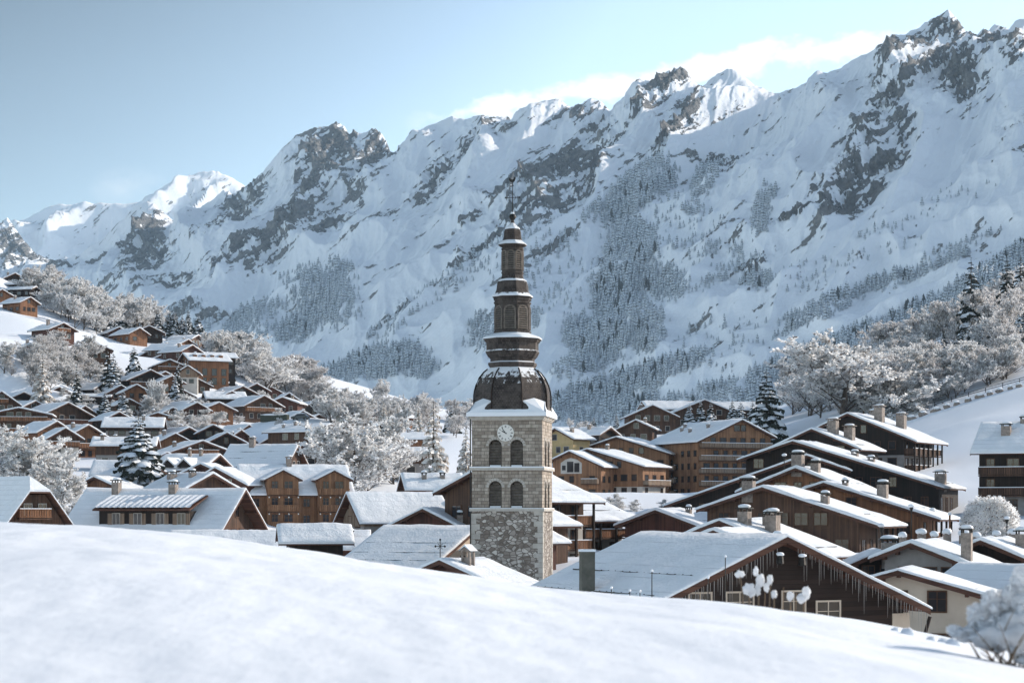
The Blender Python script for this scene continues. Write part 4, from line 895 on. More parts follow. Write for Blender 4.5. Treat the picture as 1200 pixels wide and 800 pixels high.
for x in (-.55, .75):
    z = zu(x) - .45; m = MB(); m.lathe([(.05, z), (.16, z - .06), (.2, z - .42), (.06, z - .5)], 8, (x, -q['ov'] - .25)); m.build('wall_lamp', METAL, rt); m = MB(); m.blob((x, -q['ov'] - .25, z + .05), (.22, .22, .1), rng, 8, 5); m.build('snow_cap', SNOW, rt, True)
m = MB(); m.bar((7.9, .1, -1.0), (8.8, -1.1, zu(8.8) - .2), .16, .16); m.build('roof_brace', WOOD['dark'], rt)
m = MB(); m.box(7.2, 8.3, -.05, .04, -1.2, zu(8.0) - .4); m.build('cream_corner', STUCCO['cream'], rt)
# the cross-shaped finial and bellcote of the porch
q = by('red-edged porch'); ox, oy, oz = q['o']
m = MB(); z = q['Rh']; m.bar((0, -.9, z - .1), (0, -.9, z + 1.35), .05, .05); m.bar((-.38, -.9, z + .85), (.38, -.9, z + .85), .05, .05)
for sx_, sz_ in ((-1, 0), (1, 0), (0, 1)): m.blob((sx_ * .42, -.9, z + .85 + sz_ * .5), (.09, .05, .09), random.Random(2), 6, 4, 0)
for d_ in (1, -1): m.bar((-.2, -.9, z + .85 - .2 * d_), (.2, -.9, z + .85 + .2 * d_), .03, .03)
m.build('ornate_cross', METAL, q['root'])
m = MB(); xx = 1.3; z = q['Rh'] - xx * .38
for dx in (-.32, .32):
    for dy in (-.3, .3): m.box(xx + dx - .07, xx + dx + .07, 1 + dy - .07, 1 + dy + .07, z - .3, z + .95)
m.add([(xx - .5, .5, z + .95), (xx + .5, .5, z + .95), (xx + .5, 1.5, z + .95), (xx - .5, 1.5, z + .95), (xx, .5, z + 1.3), (xx, 1.5, z + 1.3)], [(0, 1, 4), (2, 3, 5), (1, 2, 5, 4), (3, 0, 4, 5), (0, 3, 2, 1)])
m.box(xx - .26, xx + .26, .75, 1.25, z - .2, z + .5); o = m.build('bellcote', CHIM, q['root'])
m = MB(); m.add([(xx - .55, .45, z + .98), (xx, .45, z + 1.33), (xx + .55, .45, z + .98), (xx - .55, 1.55, z + .98), (xx, 1.55, z + 1.33), (xx + .55, 1.55, z + .98), (xx, .5, z + 1.48), (xx, 1.5, z + 1.48)], [(0, 1, 6), (0, 6, 7, 3), (6, 2, 5, 7), (1, 2, 6), (3, 7, 4), (7, 5, 4)]); m.build('snow_cap', SNOW, o)
# half-hipped chalet at the left edge
rt = empty('chalet', (0, 0, 0), 0, 'half-hipped chalet with steep snowy roof and carved end at the left edge', 'chalet', G2)
ax, ay, az = P(42, 578, 225); rt.location = (ax, ay, az - 3.0); rt.rotation_euler.z = R(42)
hw, Lh, zr_ = 3.9, 9.0, 4.6; tpp = 1.28; zc_ = 3.0; xc_ = (zr_ - zc_) / tpp
def jerk(off, th, nm, mat, par):
    m = MB(); e = hw + .5; ze = zr_ - e * tpp
    top = [(-e, -1, ze), (-xc_, -1, zc_), (0, 1.4, zr_), (0, Lh, zr_), (-e, Lh, ze), (xc_, -1, zc_), (e, -1, ze), (e, Lh, ze)]
    vs = [(x, y, z + off) for x, y, z in top] + [(x, y, z + off + th) for x, y, z in top]; n = 8
    F_ = [(0, 1, 2, 3, 4), (6, 7, 3, 2, 5), (1, 5, 2)]
    m.add(vs, [tuple(i + n for i in f) for f in F_] + [f[::-1] for f in F_] + [(0, 8, 9, 1), (1, 9, 13, 5), (5, 13, 14, 6), (0, 4, 12, 8), (6, 14, 15, 7)])
    return m.build(nm, mat, par)
ro = jerk(0, .2, 'roof', FASCIA, rt); jerk(.203, .22, 'snow_cover', RSNOW, ro)
m = MB(); pts = [(-hw + .4, -3), (hw - .4, -3), (hw - .4, zr_ - hw * tpp), (xc_ - .1, zc_ - .1), (-xc_ + .1, zc_ - .1), (-hw + .4, zr_ - hw * tpp)]; n = 6
m.add([(x, 0, z) for x, z in pts] + [(x, Lh - .3, z) for x, z in pts], [tuple(range(n)), tuple(range(n, 2 * n))[::-1]] + [(i, i + n, (i + 1) % n + n, (i + 1) % n) for i in range(n)]); m.build('wall', WOOD['brown'], rt)
balcony(rt, -2.4, 1.6, .2, 0, .7, WOOD['orange'], True); window(rt, -1, .5, .9, 1.3, 0, True); window(rt, .8, .5, .9, 1.3, 0, True)
m = MB(); m.bar((-4.55, .2, -.2), (-4.55, Lh - .2, -.2), .05, .1); m.build('snow_guard', METAL, rt)

# ------------------------------------------------------------------ the church tower
TWY = 180.0; TS = TWY / F
def tz(py): return -(py - HZ) * TS
yawT = -9.0; tw = empty('church_tower', (0.05, TWY + 3.2, tz(680)), R(yawT), 'stone bell tower with clock and tall tiered wooden spire', 'church tower')
Z0 = tz(680); HWt = 41.2 * TS / cos(R(9)) * 1.0          # half width
def T(py): return tz(py) - Z0
def m_stone(name, kind):
    g = NG(name); c = g.coord()
    if kind == 'ashlar':
        br = g.n('ShaderNodeTexBrick'); cc = g.n('ShaderNodeTexCoord'); sp = g.n('ShaderNodeSeparateXYZ'); g.put(sp.inputs[0], cc.outputs['Object'])
        cb = g.n('ShaderNodeCombineXYZ'); g.put(cb.inputs[0], g.math('ADD', sp.outputs[0], sp.outputs[1])); g.put(cb.inputs[1], sp.outputs[2]); g.put(br.inputs['Vector'], cb.outputs[0])
        br.inputs['Scale'].default_value = 1.0; br.inputs['Brick Width'].default_value = .62; br.inputs['Row Height'].default_value = .30; br.inputs['Mortar Size'].default_value = .022; br.inputs['Mortar Smooth'].default_value = .6; br.inputs['Bias'].default_value = -.1
        br.inputs['Color1'].default_value = (.29, .24, .195, 1); br.inputs['Color2'].default_value = (.58, .51, .43, 1); br.inputs['Mortar'].default_value = (.10, .085, .072, 1)
        n = g.noise(c, 1.3, 6, .65); st = g.noise(g.coord((2.5, 2.5, .35)), 1.4, 4, .6)
        f2 = g.mix(g.ramp(n, [(.3, 0.0), (.7, 1.0)]), g.mix(.6, br.outputs['Color'], (.17, .135, .105)), br.outputs['Color'])
        g.col(g.mix(g.ramp(st, [(.5, 0.0), (.72, .65)]), f2, (.13, .105, .085))); g.bump(g.math('ADD', g.math('MULTIPLY', br.outputs['Fac'], -1.0), n), .6, .05)
    else:
        wob = g.noise(c, 2.2, 2); va = g.n('ShaderNodeVectorMath', operation='MULTIPLY_ADD')
        g.put(va.inputs[0], g.n('ShaderNodeTexNoise').outputs['Color']); cm_ = g.coord((1, 1, 1.5)); va.inputs[1].default_value = (.25, .25, .25); g.put(va.inputs[2], cm_)
        v1 = g.n('ShaderNodeTexVoronoi', feature='DISTANCE_TO_EDGE'); v2 = g.n('ShaderNodeTexVoronoi')
        for v in (v1, v2): g.put(v.inputs['Vector'], va.outputs[0]); v.inputs['Scale'].default_value = 2.15
        e = g.ramp(v1.outputs['Distance'], [(.03, 0.0), (.10, 1.0)])
        sel = g.ramp(g.noise(c, .9, 3), [(.30, 0.0), (.44, 1.0)])
        hs_ = g.n('ShaderNodeSeparateColor'); g.put(hs_.inputs[0], v2.outputs['Color'])
        stone = g.mix(g.ramp(hs_.outputs[0], [(0.15, 0.0), (.85, 1.0)]), (.17, .135, .11), (.60, .55, .49))
        stone = g.mix(g.math('MULTIPLY', g.noise(c, 7, 4), .5), stone, (.25, .21, .18))
        g.col(g.mix(g.math('MULTIPLY', e, sel), (.14, .115, .095), stone)); g.bump(g.math('ADD', e, g.math('MULTIPLY', g.noise(c, 9, 4), .5)), .7, .07)
    g.b.inputs['Roughness'].default_value = .9
    return g.m
ASH = m_stone('coursed_grey_stone', 'ashlar'); RUB = m_stone('rubble_stone', 'rubble'); QUO = m_plain('pale_corner_stone', (.34, .31, .27), (.50, .46, .41), 1.6, .9, .5)
def m_shingle():
    g = NG('weathered_wood_shingles'); cc = g.n('ShaderNodeTexCoord'); sp = g.n('ShaderNodeSeparateXYZ'); g.put(sp.inputs[0], cc.outputs['Object'])
    ang = g.math('ARCTAN2', sp.outputs[1], sp.outputs[0]); cb = g.n('ShaderNodeCombineXYZ'); g.put(cb.inputs[0], g.math('MULTIPLY', ang, 3.0)); g.put(cb.inputs[1], sp.outputs[2])
    br = g.n('ShaderNodeTexBrick'); g.put(br.inputs['Vector'], cb.outputs[0]); br.inputs['Scale'].default_value = 1; br.inputs['Brick Width'].default_value = .22; br.inputs['Row Height'].default_value = .19; br.inputs['Mortar Size'].default_value = .02
    br.inputs['Color1'].default_value = (.030, .025, .023, 1); br.inputs['Color2'].default_value = (.080, .067, .060, 1); br.inputs['Mortar'].default_value = (.018, .012, .01, 1)
    n = g.noise(g.coord(), 1.1, 5, .6); n2 = g.noise(g.coord((1.6, 1.6, 1.0)), 1.5, 5, .7)
    base = g.mix(g.ramp(n, [(.4, 0.0), (.65, .6)]), br.outputs['Color'], (.115, .095, .083))
    geo = g.n('ShaderNodeNewGeometry'); s2 = g.n('ShaderNodeSeparateXYZ'); g.put(s2.inputs[0], geo.outputs['Normal'])
    sn = g.ramp(g.math('ADD', g.math('MULTIPLY', s2.outputs[2], .62), g.math('MULTIPLY', n2, .85)), [(.74, 0.0), (.80, 1.0)])
    g.col(g.mix(sn, base, (.78, .79, .81))); g.bump(g.math('ADD', g.math('MULTIPLY', br.outputs['Fac'], -1.0), g.math('MULTIPLY', sn, 2.0)), .5, .04); return g.m
SHG = m_shingle()
LOUV = m_plain('grey_louvre_boards', (.09, .075, .062), (.20, .17, .145), 3)
def arch_wall(mb, plane, x0, x1, z0, z1, ops, fn):
    """a wall sheet with round-headed openings; fn(u, depth, z) -> point. ops: (u0, u1, zbottom, zspring)"""
    def quad(u0, u1, a, b, c, d): mb.add([fn(u0, 0, a), fn(u1, 0, b), fn(u1, 0, c), fn(u0, 0, d)], [(0, 1, 2, 3)])
    cur = x0
    for (u0, u1, zb, zs) in ops:
        quad(cur, u0, z0, z0, z1, z1)
        if zb > z0: quad(u0, u1, z0, z0, zb, zb)
        n = 12; r = (u1 - u0) / 2; c = (u0 + u1) / 2; ar = [(c - r * cos(pi * i / n), zs + r * sin(pi * i / n)) for i in range(n + 1)]
        for i in range(n):
            (a, za), (b, zb2) = ar[i], ar[i + 1]; quad(a, b, za, zb2, z1, z1)
            mb.add([fn(a, 0, za), fn(b, 0, zb2), fn(b, .55, zb2), fn(a, .55, za)], [(0, 1, 2, 3)])
        for u, sg in ((u0, 1), (u1, -1)): mb.add([fn(u, 0, zb), fn(u, 0, zs), fn(u, .55, zs), fn(u, .55, zb)], [(0, 1, 2, 3)])
        mb.add([fn(u0, 0, zb), fn(u1, 0, zb), fn(u1, .55, zb), fn(u0, .55, zb)], [(0, 1, 2, 3)])
        cur = u1
    quad(cur, x1, z0, z0, z1, z1)
W = HWt
def faces_fn(W):
    return [lambda u, d, z: (u, -W + d, z), lambda u, d, z: (W - d, u, z), lambda u, d, z: (-u, W - d, z), lambda u, d, z: (-W + d, -u, z)]
def pxu(px): return (px - 596.2) * TS
z_l2, z_l1, z_c = T(597), T(549), T(489)
m = MB(); m.box(-W - .03, W + .03, -W - .03, W + .03, -6, z_l2 - .12); m.build('rubble_wall', RUB, tw)
for zb_, zt_, zo, zsp, nm in ((z_l2 + .1, z_l1 - .1, T(594.5), T(571), 'wall'), (z_l1 + .1, z_c, T(546.5), T(522.5), 'wall')):
    m = MB(); ops = [(pxu(574.5), pxu(590), zo, zsp), (pxu(600), pxu(615.3), zo, zsp)]
    for fn in faces_fn(W): arch_wall(m, None, -W, W, zb_, zt_, ops, fn)
    m.build('belfry_wall', ASH, tw)
    for fi, fn in enumerate(faces_fn(W)):
        for (u0, u1, zb, zs) in ops:
            s = MB(); r = (u1 - u0) / 2; n = int((zs + r - zb) / .26)
            for i in range(n):
                z = zb + .05 + i * .26; hwid = r if z + .2 < zs else sqrt(max(0, r * r - (z + .2 - zs) ** 2))
                if hwid < .1: continue
                c = (u0 + u1) / 2; p = [fn(c - hwid, .30, z), fn(c + hwid, .30, z), fn(c + hwid, .48, z + .22), fn(c - hwid, .48, z + .22)]
                p2 = [fn(c - hwid, .33, z - .03), fn(c + hwid, .33, z - .03), fn(c + hwid, .51, z + .19), fn(c - hwid, .51, z + .19)]
                s.add(p + p2, [(0, 1, 2, 3), (7, 6, 5, 4), (0, 4, 5, 1), (2, 6, 7, 3)])
            lo = s.build('louvre', LOUV, tw)
            if fi == 0:
                s = MB(); p = [fn(u0 + .1, .04, zb + .02), fn(u1 - .1, .04, zb + .02), fn(u1 - .15, .34, zb + .02), fn(u0 + .15, .34, zb + .02)]
                s.add(p + [(x, y, z + .12) for x, y, z in p], [(0, 1, 2, 3), (4, 5, 6, 7), (0, 1, 5, 4), (2, 3, 7, 6), (1, 2, 6, 5), (3, 0, 4, 7)]); s.build('sill_snow', SNOW, lo)
            # arch surround of paler blocks
            s = MB(); r2 = r + .26; c = (u0 + u1) / 2; n = 9
            for i in range(n):
                t0, t1 = pi * i / n + .03, pi * (i + 1) / n - .03
                p = [fn(c - rr * cos(t), -dd_, zs + rr * sin(t)) for dd_ in (.035, -.05) for (rr, t) in ((r + .004, t0), (r2, t0), (r2, t1), (r + .004, t1))]
                s.add(p, [(0, 1, 2, 3), (7, 6, 5, 4), (0, 4, 5, 1), (1, 5, 6, 2), (2, 6, 7, 3), (3, 7, 4, 0)])
            s.build('arch_surround', QUO, tw)
m = MB(); m.box(-W + .62, W - .62, -W + .62, W - .62, z_l2, z_c); m.build('dark_belfry_core', WOOD['dark'], tw)
for z in (z_l2, z_l1):
    m = MB(); e = .22; m.box(-W - e, W + e, -W - e, W + e, z - .13, z + .10); o = m.build('string_course', QUO, tw)
    m = MB(); e2 = e - .02
    for (x0, x1, y0, y1) in ((-W - e2, W + e2, -W - e2, -W - .003), (W + .003, W + e2, -W - .003, W + e2), (-W - e2, -W - .003, -W - .003, W + e2)): m.box(x0, x1, y0, y1, z + .102, z + (.20 if z > 4 and z == z_l1 else .16))
    m.build('snow_cap', SNOW, o)
rng = random.Random(3)
for sx_, sy_ in ((-1, -1), (1, -1), (1, 1), (-1, 1)):       # dressed corner stones
    m = MB(); z = -1.0; i = 0
    while z < z_l2 - .5:
        hh = rng.uniform(.3, .55); la, lb = (.85, .45) if i % 2 else (.45, .85); la *= rng.uniform(.8, 1.1)
        x0, x1 = sorted((sx_ * (W + .07), sx_ * (W + .07 - la))); y0, y1 = sorted((sy_ * (W + .07), sy_ * (W + .07 - lb))); m.box(x0, x1, y0, y1, z, z + hh - .03); z += hh; i += 1
    m.build('corner_stones', QUO, tw)
m = MB()
for e, z0, z1 in ((.10, T(492), T(490.5)), (.2, T(490.5), T(488.8)), (.3, T(488.8), T(487.4))): m.box(-W - e, W + e, -W - e, W + e, z0, z1)
m.build('cornice', QUO, tw)
m = MB(); m.tube([(-W - .12, -W - .1, T(488)), (-W - .12, -W - .1, -3)], [.06, .06], 6); m.build('downpipe', METAL, tw)
# skirt roof with snow
E0, E1 = W + .40, 3.40; zA, zB = T(487.3), T(470)
O8 = [(cos(R(22.5 + 45 * k)), sin(R(22.5 + 45 * k))) for k in range(8)]
def skirt(mb, off, e0, r8):
    base = [(-e0, -e0, zA + off), (e0, -e0, zA + off), (e0, e0, zA + off), (-e0, e0, zA + off)]; top = [(x * r8, y * r8, zB + off * .6) for x, y in O8]
    # octagon vertex order: 22.5 (right-back-ish) ... pairs facing each side
    b = len(mb.v); mb.v += base + top
    side = {1: (7, 0), 2: (1, 2), 3: (3, 4), 0: (5, 6)}       # right, back, left, front
    i = lambda k: b + 4 + k
    for f in ([b + 0, b + 1, i(6), i(5)], [b + 1, b + 2, i(0), i(7)], [b + 2, b + 3, i(2), i(1)], [b + 3, b + 0, i(4), i(3)], [b + 1, i(7), i(6)], [b + 2, i(1), i(0)], [b + 3, i(3), i(2)], [b + 0, i(5), i(4)]): mb.f.append(tuple(f)); mb.mi.append(mb.cur)
    mb.f.append((b + 3, b + 2, b + 1, b + 0)); mb.mi.append(mb.cur)
m = MB(); skirt(m, 0, E0, E1 + .06); sk = m.build('skirt_roof', SHG, tw)
m = MB()      # snow lies on the lower part of each slope and right up the corners
def lerp(p, q_, t): return tuple(p[i] + (q_[i] - p[i]) * t for i in range(3))
cb = [(-E0, -E0), (E0, -E0), (E0, E0), (-E0, E0)]; prs = [(5, 6), (7, 0), (1, 2), (3, 4)]
for s_ in range(4):
    A = (*cb[s_], zA); B = (*cb[(s_ + 1) % 4], zA); TA = (O8[prs[s_][0]][0] * E1, O8[prs[s_][0]][1] * E1, zB); TB = (O8[prs[s_][1]][0] * E1, O8[prs[s_][1]][1] * E1, zB)
    n = 24; rows = []
    for j, hgt in enumerate((0, .0, .5, .9, 1.0)):
        row = []
        for i in range(n + 1):
            u = i / n; ed = abs(2 * u - 1); lim = .34 + .66 * max(0, (ed - .72) / .28) ** 1.1 + .03 * pn(np.array([i * .7]), np.array([s_ * 3.3]), 4)[0]; v = lim * hgt
            p = lerp(lerp(A, B, u), lerp(TA, TB, u), v); th = (.0, .30, .26, .18, .0)[j]
            row.append((p[0] * (1.01 if j < 2 else 1), p[1] * (1.01 if j < 2 else 1), p[2] + th + (-.03 if j == 0 else .01)))
        rows.append(row)
    m.add([p for r_ in rows for p in r_], [(j * (n + 1) + i, j * (n + 1) + i + 1, (j + 1) * (n + 1) + i + 1, (j + 1) * (n + 1) + i) for j in range(4) for i in range(n)])
# corner broaches
for s_ in range(4):
    c0 = (cb[s_][0], cb[s_][1], zA + .2); o1, o2 = ((5, 4), (6, 7), (0, 1), (2, 3))[s_]
    p1 = (O8[o1][0] * (E1 + .1), O8[o1][1] * (E1 + .1), zB + .1); p2 = (O8[o2][0] * (E1 + .1), O8[o2][1] * (E1 + .1), zB + .1)
    ap = ((p1[0] + p2[0]) / 2 * .98, (p1[1] + p2[1]) / 2 * .98, zB + .45)
    cr = (c0[0] * .99, c0[1] * .99, c0[2]); m.add([cr, p1, p2, ap], [(0, 1, 3), (0, 3, 2), (1, 2, 3)])
m.build('snow_cap', SNOW, sk)
def oct_(prof, nm, mat, snow=None):
    m = MB(); m.lathe([(hw_ * TS / cos(R(22.5)) * .985 , T(py)) for hw_, py in prof], 8, (0, 0), R(22.5)); return m.build(nm, mat, tw)
oct_([(43.5, 487), (43.5, 462), (42.8, 456), (41, 449), (37.5, 441), (32.5, 434), (28, 430), (25.5, 428)], 'dome', SHG)
m = MB()      # ribs of the dome
prof = [(44.2, 480), (44.2, 462), (43.5, 456), (41.6, 449), (38.2, 441), (33, 434), (28.4, 430)]
for x, y in O8: m.tube([(x * h_ * TS / cos(R(22.5)) * .99, y * h_ * TS / cos(R(22.5)) * .99, T(p_)) for h_, p_ in prof], [.07] * len(prof), 5)
m.build('dome_ribs', WOOD['dark'], tw)
def snowring(hw_, py, th, w_, drop=.0):
    """snow lying on an octagonal ledge"""
    s = MB(); n = 48; r0 = hw_ * TS; vs = []; rr = random.Random(int(py * 10)); nz_ = [rr.uniform(.65, 1.15) for _ in range(n)]
    def orad(t): tt = (t + R(22.5)) % R(45) - R(22.5); return 1 / cos(tt)
    for k in range(n):
        t = 2 * pi * k / n; q_ = orad(t); c_, s__ = cos(t), sin(t)
        for (rad, z) in ((r0 * q_ * 1.005, T(py) - .02), (r0 * q_ * 1.0, T(py) + th * .7 * nz_[k]), ((r0 - w_ * .4) * q_, T(py) + th * nz_[k] + w_ * .3 * drop), ((r0 - w_) * q_, T(py) + th * .5 + w_ * drop)): vs.append((rad * c_, rad * s__, z))
    s.add(vs, [(k * 4 + i, ((k + 1) % n) * 4 + i, ((k + 1) % n) * 4 + i + 1, k * 4 + i + 1) for k in range(n) for i in range(3)])
    return s
oct_([(25, 429), (26.5, 427.5), (28, 425), (28, 422.5), (25.5, 421), (25.5, 418), (28.5, 415), (30.5, 411), (31, 409), (30, 407.5), (30, 399), (31.5, 397.5), (32.5, 395)], 'gallery_moulding', SHG)
led = oct_([(33.5, 395.2), (33.8, 393.6), (21, 387)], 'gallery_roof', SHG); snowring(33.4, 393.8, .16, .85, .42).build('snow_cap', SNOW, led, True)
oct_([(20.5, 388), (20.5, 344.5)], 'spire_drum', SHG)
led = oct_([(22.5, 345.2), (23.3, 343.6), (20, 339.5), (18.4, 335), (17.6, 328), (16.6, 325.2), (13.5, 322.5), (13, 321)], 'bell_roof', SHG); snowring(23.0, 343.6, .14, .5, .7).build('snow_cap', SNOW, led, True)
snowring(15.8, 324.9, .10, .3, .5).build('snow_cap', SNOW, led, True)
oct_([(13.4, 322), (12.6, 320), (12.2, 317), (12, 283)], 'lantern_drum', SHG)
led = oct_([(13.5, 284), (16.2, 282.6), (16.4, 281.4), (11.5, 276.5), (10.2, 272.5), (9.6, 266), (8.6, 263)], 'lantern_roof', SHG); snowring(16.0, 281.6, .13, .55, .75).build('snow_cap', SNOW, led, True)
led = oct_([(8.8, 264), (8.2, 262), (5.2, 258.5), (2.6, 255.5), (1.6, 252)], 'spire_cap', SHG); snowring(8.3, 262.6, .10, .35, 1.0).build('snow_cap', SNOW, led, True)
m = MB(); m.lathe([(.05, T(253)), (.22, T(251)), (.34, T(248.6)), (.30, T(246.2)), (.14, T(244.4)), (.05, T(243.4))], 12); bl = m.build('finial_ball', METAL, tw, True)
m = MB(); m.blob((0, 0, T(244.2)), (.2, .2, .16), rng, 8, 5); m.build('snow_cap', SNOW, bl, True)
m = MB(); m.tube([(0, 0, T(244)), (0, 0, T(206))], [.05, .03], 6); m.bar((-.62, 0, T(225)), (.62, 0, T(225)), .06, .06)
for sg in (-1, 1):
    m.blob((sg * .64, 0, T(225)), (.09, .05, .09), rng, 6, 4, 0); m.bar((sg * .1, 0, T(225) - .28), (sg * .34, 0, T(225)), .03, .03); m.bar((sg * .1, 0, T(225) + .28), (sg * .34, 0, T(225)), .03, .03)
m.build('cross', METAL, tw)
m = MB(); zk = T(205.5)     # weathercock
pts = [(-.36, .10), (-.30, .34), (-.16, .22), (-.02, .14), (.10, .20), (.16, .36), (.26, .38), (.30, .28), (.24, .10), (.12, -.08), (-.04, -.12), (-.2, -.06)]
m.add([(x, y_, zk + z) for y_ in (-.025, .025) for x, z in pts], [tuple(range(12))[::-1], tuple(range(12, 24))] + [(i, (i + 1) % 12, (i + 1) % 12 + 12, i + 12) for i in range(12)]); m.build('weathercock', METAL, tw)
# louvred openings of the two drums
def drum_win(ap, z0, z1, w, nm):
    for k in range(8):
        t = R(45 * k); c_, s_ = cos(t), sin(t); fnn = lambda u, d, z: ((ap + d) * c_ - u * s_, (ap + d) * s_ + u * c_, z)
        m = MB(); r = w / 2; zs = z1 - r; n = 8
        ar = [(-r, z0)] + [(-r * cos(pi * i / n), zs + r * sin(pi * i / n)) for i in range(n + 1)] + [(r, z0)]
        k_ = len(ar); out = [fnn(u * (1 + .14 / r) if abs(u) > 1e-3 else u, .07, z + (.12 if z > zs else 0)) for u, z in ar]; inn = [fnn(u, .07, z) for u, z in ar]; bk = [fnn(u, .0, z) for u, z in ar]; bo = [fnn(u * (1 + .14 / r), .0, z + (.12 if z > zs else 0)) for u, z in ar]
        m.add(out + inn + bk + bo, [(i, i + 1, k_ + i + 1, k_ + i) for i in range(k_ - 1)] + [(k_ + i, k_ + i + 1, 2 * k_ + i + 1, 2 * k_ + i) for i in range(k_ - 1)] + [(i, i + 1, 3 * k_ + i + 1, 3 * k_ + i) for i in range(k_ - 1)])
        o = m.build(nm, LOUV, tw)
        m = MB(); m.add([fnn(u, .004, z) for u, z in ar], [tuple(range(k_))]); m.build('opening_shade_sheet', METAL, o)  # flat dark sheet painting in the shade behind the louvres
        m = MB(); nn = int((z1 - z0) / .2)
        for i in range(nn):
            z = z0 + .06 + i * .2; hw_ = r if z < zs else sqrt(max(0, r * r - (z - zs) ** 2))
            if hw_ < .08: continue
            m.add([fnn(-hw_, .02, z + .12), fnn(hw_, .02, z + .12), fnn(hw_, .09, z), fnn(-hw_, .09, z)], [(0, 1, 2, 3)])
        m.build('louvre', LOUV, o)
drum_win(20.5 * TS * .985, T(383), T(356), .86, 'drum_window'); drum_win(12.1 * TS * .985, T(312), T(290), .5, 'lantern_window')
for r_, z_ in ((21.2, 385.5), (21.2, 351), (21.4, 347)): m = MB(); m.lathe([(r_ * TS / cos(R(22.5)), T(z_) - .08), (r_ * TS / cos(R(22.5)), T(z_) + .08)], 8, (0, 0), R(22.5)); m.build('drum_band', SHG, tw)
for r_, z_ in ((12.7, 315), (12.8, 287)): m = MB(); m.lathe([(r_ * TS / cos(R(22.5)), T(z_) - .07), (r_ * TS / cos(R(22.5)), T(z_) + .07)], 8, (0, 0), R(22.5)); m.build('drum_band', SHG, tw)
# clock
ck = NG('clock_face_enamel'); ck.col((.72, .69, .64)); ck.b.inputs['Roughness'].default_value = .4; BLK = m_plain('clock_black', (.015, .014, .014), (.025, .022, .02), 3, .5, 0)
cz_, cx_ = T(507), pxu(594.6) + .0; m = MB(); n = 36
def cpt(r_, t, d): return (cx_ + r_ * sin(t), -W - d, cz_ + r_ * cos(t))
m.add([cpt(.75, 2 * pi * k / n, .09) for k in range(n)] + [cpt(.77, 2 * pi * k / n, -.02) for k in range(n)], [tuple(range(n))] + [(k, (k + 1) % n, n + (k + 1) % n, n + k) for k in range(n)])
clk = m.build('clock', ck.m, tw)
NUM = ['XII', 'I', 'II', 'III', 'IIII', 'V', 'VI', 'VII', 'VIII', 'IX', 'X', 'XI']
m = MB()
def stroke(t, u0, r0, u1, r1, w_):
    er = np.array([sin(t), cos(t)]); et = np.array([cos(t), -sin(t)]); a_ = er * r0 + et * u0; b_ = er * r1 + et * u1; d_ = b_ - a_; d_ = d_ / np.linalg.norm(d_); nn = np.array([d_[1], -d_[0]]) * w_ / 2
    m.add([(cx_ + p[0], -W - .096, cz_ + p[1]) for p in (a_ + nn, b_ + nn, b_ - nn, a_ - nn)], [(0, 1, 2, 3)])
for hnum, s_ in enumerate(NUM):
    t = 2 * pi * hnum / 12; wd = {'I': .035, 'V': .08, 'X': .08}; tot = sum(wd[c_] for c_ in s_); u = -tot / 2
    for c_ in s_:
        w_ = wd[c_]
        if c_ == 'I': stroke(t, u + w_ / 2, .49, u + w_ / 2, .68, .024)
        elif c_ == 'V': stroke(t, u + .01, .68, u + w_ / 2, .49, .024); stroke(t, u + w_ - .01, .68, u + w_ / 2, .49, .018)
        else: stroke(t, u + .01, .68, u + w_ - .01, .49, .024); stroke(t, u + w_ - .01, .68, u + .01, .49, .018)
        u += w_
m.build('numerals', BLK, clk)
for ln, w_, t in ((.60, .055, 2 * pi * 54 / 60), (.42, .08, 2 * pi * (9.9 / 12))):
    m = MB(); e1 = np.array([sin(t), cos(t)]); e2 = np.array([cos(t), -sin(t)]); pp = [-e1 * .12 + e2 * w_ / 2, e1 * ln * .8 + e2 * w_ / 2, e1 * ln, e1 * ln * .8 - e2 * w_ / 2, -e1 * .12 - e2 * w_ / 2]
    m.add([(cx_ + p[0], -W - .105, cz_ + p[1]) for p in pp] + [(cx_ + p[0], -W - .12, cz_ + p[1]) for p in pp], [(5, 6, 7, 8, 9), (0, 1, 6, 5), (1, 2, 7, 6), (2, 3, 8, 7), (3, 4, 9, 8), (4, 0, 5, 9)]); m.build('clock_hand', BLK, clk)

# ------------------------------------------------------------------ trees
def m_frost(name, base, dark, pd):
    g = NG(name); geo = g.n('ShaderNodeNewGeometry'); r = geo.outputs['Random Per Island']
    oi = g.n('ShaderNodeObjectInfo'); n = g.noise(g.coord(), .8, 4, .65)
    a_ = g.mix(g.ramp(n, [(.38, 0.0), (.56, 1.0)]), tuple(v * .74 for v in base), base)
    a_ = g.mix(g.math('MULTIPLY', oi.outputs['Random'], .22), a_, tuple(v * .72 for v in base))
    g.col(g.mix(g.ramp(r, [(pd, 0.0), (pd + .04, 1.0)]), dark, a_)); g.b.inputs['Roughness'].default_value = .9
    tl = g.n('ShaderNodeBsdfTranslucent'); g.put(tl.inputs[0], g.b.inputs['Base Color'].links[0].from_socket); mx = g.n('ShaderNodeMixShader'); mx.inputs[0].default_value = .6
    g.t.links.new(g.b.outputs[0], mx.inputs[1]); g.t.links.new(tl.outputs[0], mx.inputs[2]); g.t.links.new(mx.outputs[0], g.t.nodes['Material Output'].inputs['Surface'])
    return g.m
FROST = m_frost('frosted_twigs', (.96, .95, .94), (.19, .16, .145), .07)
FROST2 = m_frost('thinly_frosted_twigs', (.92, .895, .88), (.17, .14, .125), .13)
LARCH = m_frost('frosted_larch_sprays', (.84, .79, .74), (.26, .20, .15), .22)
BARK = m_plain('bark', (.05, .038, .03), (.12, .095, .08), 3, .9, .5)
